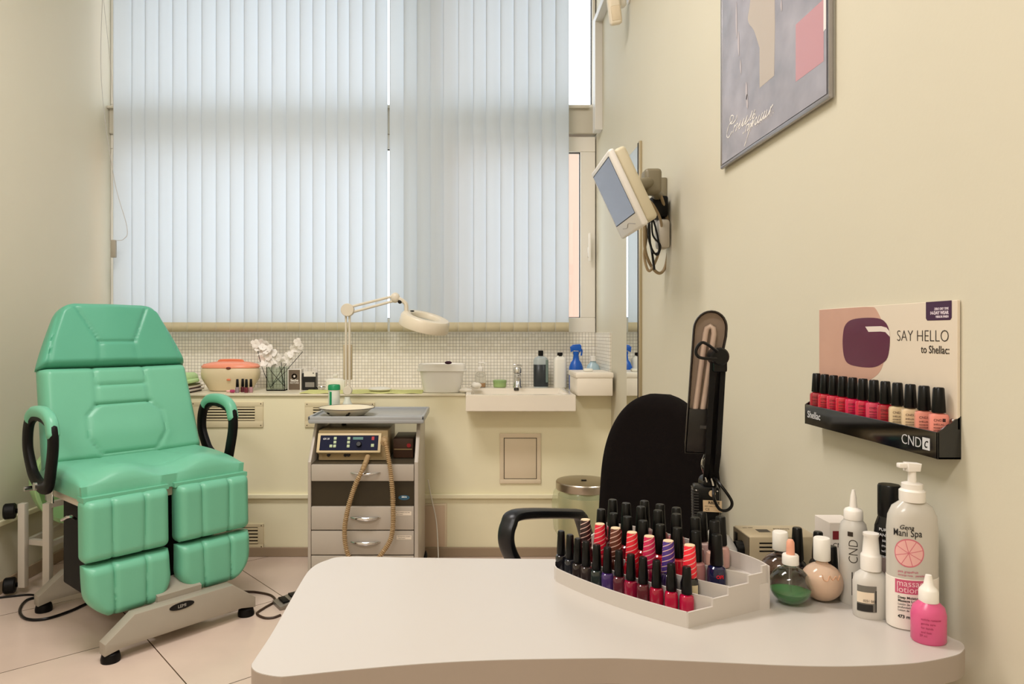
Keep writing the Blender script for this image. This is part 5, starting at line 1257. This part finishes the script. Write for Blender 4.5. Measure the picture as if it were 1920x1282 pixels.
# pink bottle
t = place('pink_bottle', 1741, 1201, 'small hot pink bottle with white pointed cap at desk corner')
MB().lathe([(.0215, 0), (.0235, .003), (.0237, .040), (.021, .051), (.0135, .058), (.0125, .060)], seg=40, sy=.85).build('bottle_body', mat('hot_pink', 'd65c88', .25), t)
MB().lathe([(.0128, .058), (.0130, .060), (.0128, .074), (.0110, .077), (.0065, .083), (.0048, .093), (.0040, .0965), (0, .097)], seg=28).build('pointed_cap', WHITEP, t)
b = MB()
for k, s_ in enumerate(('cuticle remover', 'gentle care', 'for hands', 'and feet')): b.merge(text_mb(s_, .0042, Matrix.Translation((-.016, .036-.0062*k, .0003)), ext=.0001))
b.merge(text_mb('29 ml', .0045, Matrix.Translation((-.018, .012, .0003)), ext=.0001))
wrap(b, .0238, .85, math.radians(-104)).build('fine_print', mat('pink_dark_print', 'a83a60', .5), t)

# ================================================================ office chair
oc = thing('office_chair', (.42, 1.98, 0), 0, 'black upholstered office chair with loop armrests behind the desk', 'chair')
f2 = Vector((-.64, -.77, 0)).normalized(); s2 = Vector((.77, -.64, 0)).normalized()
c0 = Vector((.572, 2.15, 0))
FAB = mat('black_fabric', '100b0a', .95, noise=.2, nscale=300, bump=.4, bscale=900, spec=.15)
Mk = frame(c0+Vector((0, 0, .50))+f2*-.02, s2, Vector((-f2.x*.05, -f2.y*.05, 1)))
def hwc(v):
    a = .186
    if v < .18: a = .190-.04*(1-v/.18)**2
    if v > .42: a = .186*math.sqrt(max(0.002, 1-((v-.42)/.585)**2.5))
    return a*(1.07-.11*v)
MB().cushion(Mk, hwc, .51, .07, r=.05, nu=36, nv=60, base=.5).build('backrest', FAB, oc, world=True, ang=60)
sc0 = c0+f2*.27
Mz = frame(Vector((sc0.x, sc0.y, .43))+f2*.23, s2*1, -f2)
MB().cushion(Mz, lambda v: .235-.03*abs(2*v-1)**4, .46, .07, r=.04, nu=24, nv=24, base=.5).build('seat', FAB, oc, world=True, ang=60)
for s_ in (-1, 1):
    off = s2*(.262*s_)
    pz = [(-.03, .48), (.01, .565), (.035, .598), (.08, .612), (.37, .668), (.425, .648), (.435, .60), (.40, .54), (.34, .49), (.27, .43), (.15, .42)]
    if s_ > 0: off = s2*.0 + s2*.19
    P = [c0+off+f2*(a-.01)+Vector((0, 0, z)) for a, z in pz]
    if s_ > 0: P = [c0+s2*.225+f2*(a*.7+.12)+Vector((0, 0, z)) for a, z in pz]
    MB().tube(P, .0155, 16, smooth=6, flat=1.6, up0=s2, pw=3.0).build('armrest', mat('arm_plastic', '111318', .35), oc, world=True)
MB().cyl((sc0.x, sc0.y, .10), (sc0.x, sc0.y, .43), .025).tube([sc0+Vector((0, 0, .42)), c0+f2*-.03+Vector((0, 0, .42)), c0+f2*-.045+Vector((0, 0, .56))], .02, smooth=4).build('column', BLACKM, oc, world=True)
for k in range(5):
    a = 2*PI*k/5+.35; d = Vector((math.cos(a), math.sin(a), 0)); L_ = .24
    e = sc0+d*L_
    lg = MB().tube([sc0+Vector((0, 0, .11)), e+Vector((0, 0, .075))], [.022, .014]).build('base_leg', BLACKM, oc, world=True)
    MB().cyl(e+Vector((-.02, 0, .026)), e+Vector((.02, 0, .026)), .026, bev=.004).cyl(e+Vector((0, 0, .03)), e+Vector((0, 0, .07)), .006).build('caster', BLACKP, lg, world=True)

# ================================================================ desk lamp
DL = thing('desk_lamp', (.47, 1.42, .72), 0, 'black folding tube lamp clamped to the rear edge of desk', 'lamp')
def lp(px, py, Y=1.41): return W(px, py, Y)
TR = frame(lp(1322, 945, 1.415), (.97, -.22, 0), (-.02, 0, 1))
MB().box(-.024, .027, -.046, .040, -.02, .02, .005, M=TR).build('transformer', BLACKP, DL, world=True)
b = MB()
for k in range(12): b.box(-.0255, -.014, -.03+.0055*k, -.0275+.0055*k, -.018, .0205, M=TR)
b.build('cooling_ribs', mat('rib_grey', '3a3836', .35), DL, world=True)
MB().box(-.006, .030, -.010, .013, .020, .0208, M=TR).build('rating_label', mat('label_tan', 'd9bd96', .5), DL, world=True)
tx = text_mb('RELITE', .0075, TR @ Matrix.Translation((.004, .006, .0209)), ext=.0001, bold=.0003).merge(text_mb('230V 50Hz 11W', .0035, TR @ Matrix.Translation((-.003, .000, .0209)), ext=.0001)).merge(text_mb('CE', .007, TR @ Matrix.Translation((-.002, -.0075, .0209)), ext=.0001))
tx.build('label_lettering', INK, DL, world=True)
MB().lathe([(.0065, 0), (.0065, .0006), (0, .0007)], M=TR @ Matrix.Translation((.012, .027, .02))).build('round_sticker', mat('label_tan'), DL, world=True)
b = MB()
for (a, c) in ((-.018, .032), (.022, .032), (-.018, -.036), (.022, -.036)): b.sphere(tuple(TR @ Vector((a, c, .0205))), .0018, seg=8)
b.build('screws', CHROME, DL, world=True)
MB().box(.455, .495, 1.388, 1.44, .70, .712, .002).box(.455, .495, 1.4, 1.412, .70, .84, .002).box(.455, .495, 1.37, 1.41, .7505, .757, .002).cyl((.475, 1.405, .75), (.475, 1.405, .86), .009).build('clamp', BLACKM, DL, world=True)
lowp = lp(1330, 895, 1.42); topp = lp(1346, 668, 1.335)
b = MB()
for dx in (-.009, .011): b.tube([lowp+Vector((dx, 0, -.01)), lp(1336, 850, 1.345)+Vector((dx, 0, 0)), topp+Vector((dx, .0, 0))], .0048, sq=True)
b.tube([lp(1349, 690, 1.345), lp(1334, 850, 1.37), lp(1336, 900, 1.41)], .0080, sq=True)
b.build('arm', BLACKM, DL, world=True)
b = MB().cyl(lowp+Vector((-.004, -.018, -.01)), lowp+Vector((-.004, .018, -.01)), .014, bev=.002)
b.build('lower_joint', BLACKP, DL, world=True)
MB().cyl(topp+Vector((0, -.016, 0)), topp+Vector((0, .016, 0)), .0175, bev=.003).box(topp.x-.012, topp.x+.015, topp.y-.012, topp.y+.012, topp.z-.03, topp.z+.01, .004).build('upper_joint', BLACKP, DL, world=True)
b = MB().tube([lowp+Vector((-.012, -.02, -.005)), lowp+Vector((-.022, -.02, .03)), lowp+Vector((-.016, -.02, .05))], .002, smooth=5).tube([lowp+Vector((.0, -.022, -.012)), lowp+Vector((-.005, -.022, .012)), lowp+Vector((.004, -.022, .02))], .002, smooth=5)
b.build('springs', CHROME, DL, world=True)
# head: long flat lamp housing
hb = lp(1315, 850, 1.37); ht = lp(1334, 583, 1.36)
ydir = (ht-hb); HL = ydir.length
Mh2 = frame(hb, (.955, -.30, 0), ydir)
zfix = Mh2
hw_ = .031
nb_ = .0095
outl = [(-hw_*.98, 0), (nb_+.006, 0), (nb_+.004, .085), (hw_, HL-.05), (hw_, HL-.035)]+[(hw_*math.cos(a), HL-.035+.035*math.sin(a)) for a in [PI*k/14 for k in range(1, 14)]]+[(-hw_, HL-.035), (-hw_, .02)]
inn = [(-hw_+.003, .085), (nb_, .085), (hw_-.003, HL-.05), (hw_-.003, HL-.035)]+[((hw_-.003)*math.cos(a), HL-.035+.032*math.sin(a)) for a in [PI*k/14 for k in range(1, 14)]]+[(-hw_+.003, HL-.035)]
b = MB().prism(outl, -.022, -.016, M=Mh2, bev=.001)
rim = cm([(p_[0], p_[1], 0) for p_ in outl], 1, True)
b.tube([Mh2 @ Vector((p_[0], p_[1], -.009)) for p_ in outl], .0020, 8, closed=True, flat=5.5, up0=Mh2.to_3x3() @ Vector((0, 0, 1)))
b.prism([(-hw_*.93, .002), (nb_+.003, .002), (nb_+.002, .088), (-hw_*.93, .088)], -.016, .003, M=Mh2, bev=.002)
b.build('lamp_head', mat('dark_brown_plastic', '14100f', .3), DL, world=True)
MB().prism(inn, -.016, -.014, M=Mh2).build('reflector', mat('bronze_reflector', '8c7a6c', .3, .35), DL, world=True)
b = MB().tube([Mh2 @ Vector(v) for v in [(-.017, .086, -.006), (-.008, HL-.045, -.006), (-.006, HL-.034, -.006), (0, HL-.030, -.006), (.006, HL-.034, -.006), (.008, HL-.045, -.006), (-.003, .086, -.006)]], .0055, 12)
b.build('tube_bulb', mat('lamp_tube', 'bfa898', .3), DL, world=True)
MB().prism([(-.006, .05), (.006, .05), (.006, .056), (-.006, .056)], .003, .0034, M=Mh2).build('wattage_mark', mat('rib_grey'), DL, world=True)
b = MB().tube([topp+Vector((-.01, -.025, .01)), lp(1318, 642, 1.30), lp(1305, 657, 1.30), lp(1312, 670, 1.30), topp+Vector((-.012, -.028, -.004))], .003, smooth=8)
b.build('head_cable', BLACKP, DL, world=True); b = MB()
b.tube([lp(1335, 890, 1.40), lp(1352, 910, 1.38), lp(1372, 940, 1.37), lp(1366, 955, 1.37), lp(1350, 955, 1.37), lp(1339, 935, 1.37), lp(1338, 915, 1.385)], .003, smooth=8)
b.build('power_cable', BLACKP, DL, world=True)

# ================================================================ floor cables and pedal
def fz(px, py, z=.004):
    Y = (1.2-z)*1300/(py-625); return ((px-885)/1300*Y, Y, z)
o = MB().tube([fz(-40, 1125), fz(20, 1118), fz(60, 1115), fz(90, 1122)], .005, smooth=8).build('power_cable', BLACKP); tag(o, 'straight black cable on floor at far left by stand', 'cable')
o = MB().tube([fz(84, 1117, .006), fz(50, 1125, .006), fz(37, 1145, .006), fz(50, 1160, .006), fz(85, 1160, .006), fz(130, 1146, .006), fz(165, 1130, .006)], .006, smooth=10).build('power_cable', BLACKP); tag(o, 'looped black cable on floor before the chair base', 'cable')
o = MB().tube([fz(455, 1109), fz(480, 1110), fz(508, 1116), fz(515, 1127), fz(495, 1140), fz(482, 1150), fz(495, 1158), fz(512, 1158), fz(526, 1153)], .0055, smooth=8).build('pedal_cable', mat('brown_cable', '3c2a1c', .5)); tag(o, 'brown cable curling from chair base to the foot pedal', 'cable')
x_, y_, _ = fz(555, 1128)
t = thing('foot_pedal', (x_, y_, 0), math.radians(35), 'silver and black foot pedal half hidden by the desk', 'pedal')
MB().prism([(-.09, 0), (.09, 0), (.09, .05), (-.09, .016)], -.05, .05, M=Matrix(((1,0,0,0),(0,0,-1,0),(0,1,0,0),(0,0,0,1))), bev=.004).build('pedal_body', mat('pedal_grey', '8a847a', .35, .5), t)
b = MB()
for k in range(3): b.box(-.07+.045*k, -.04+.045*k, -.035, .035, .022+.008*k, .030+.009*k, .003)
b.build('tread_pads', BLACKM, t)
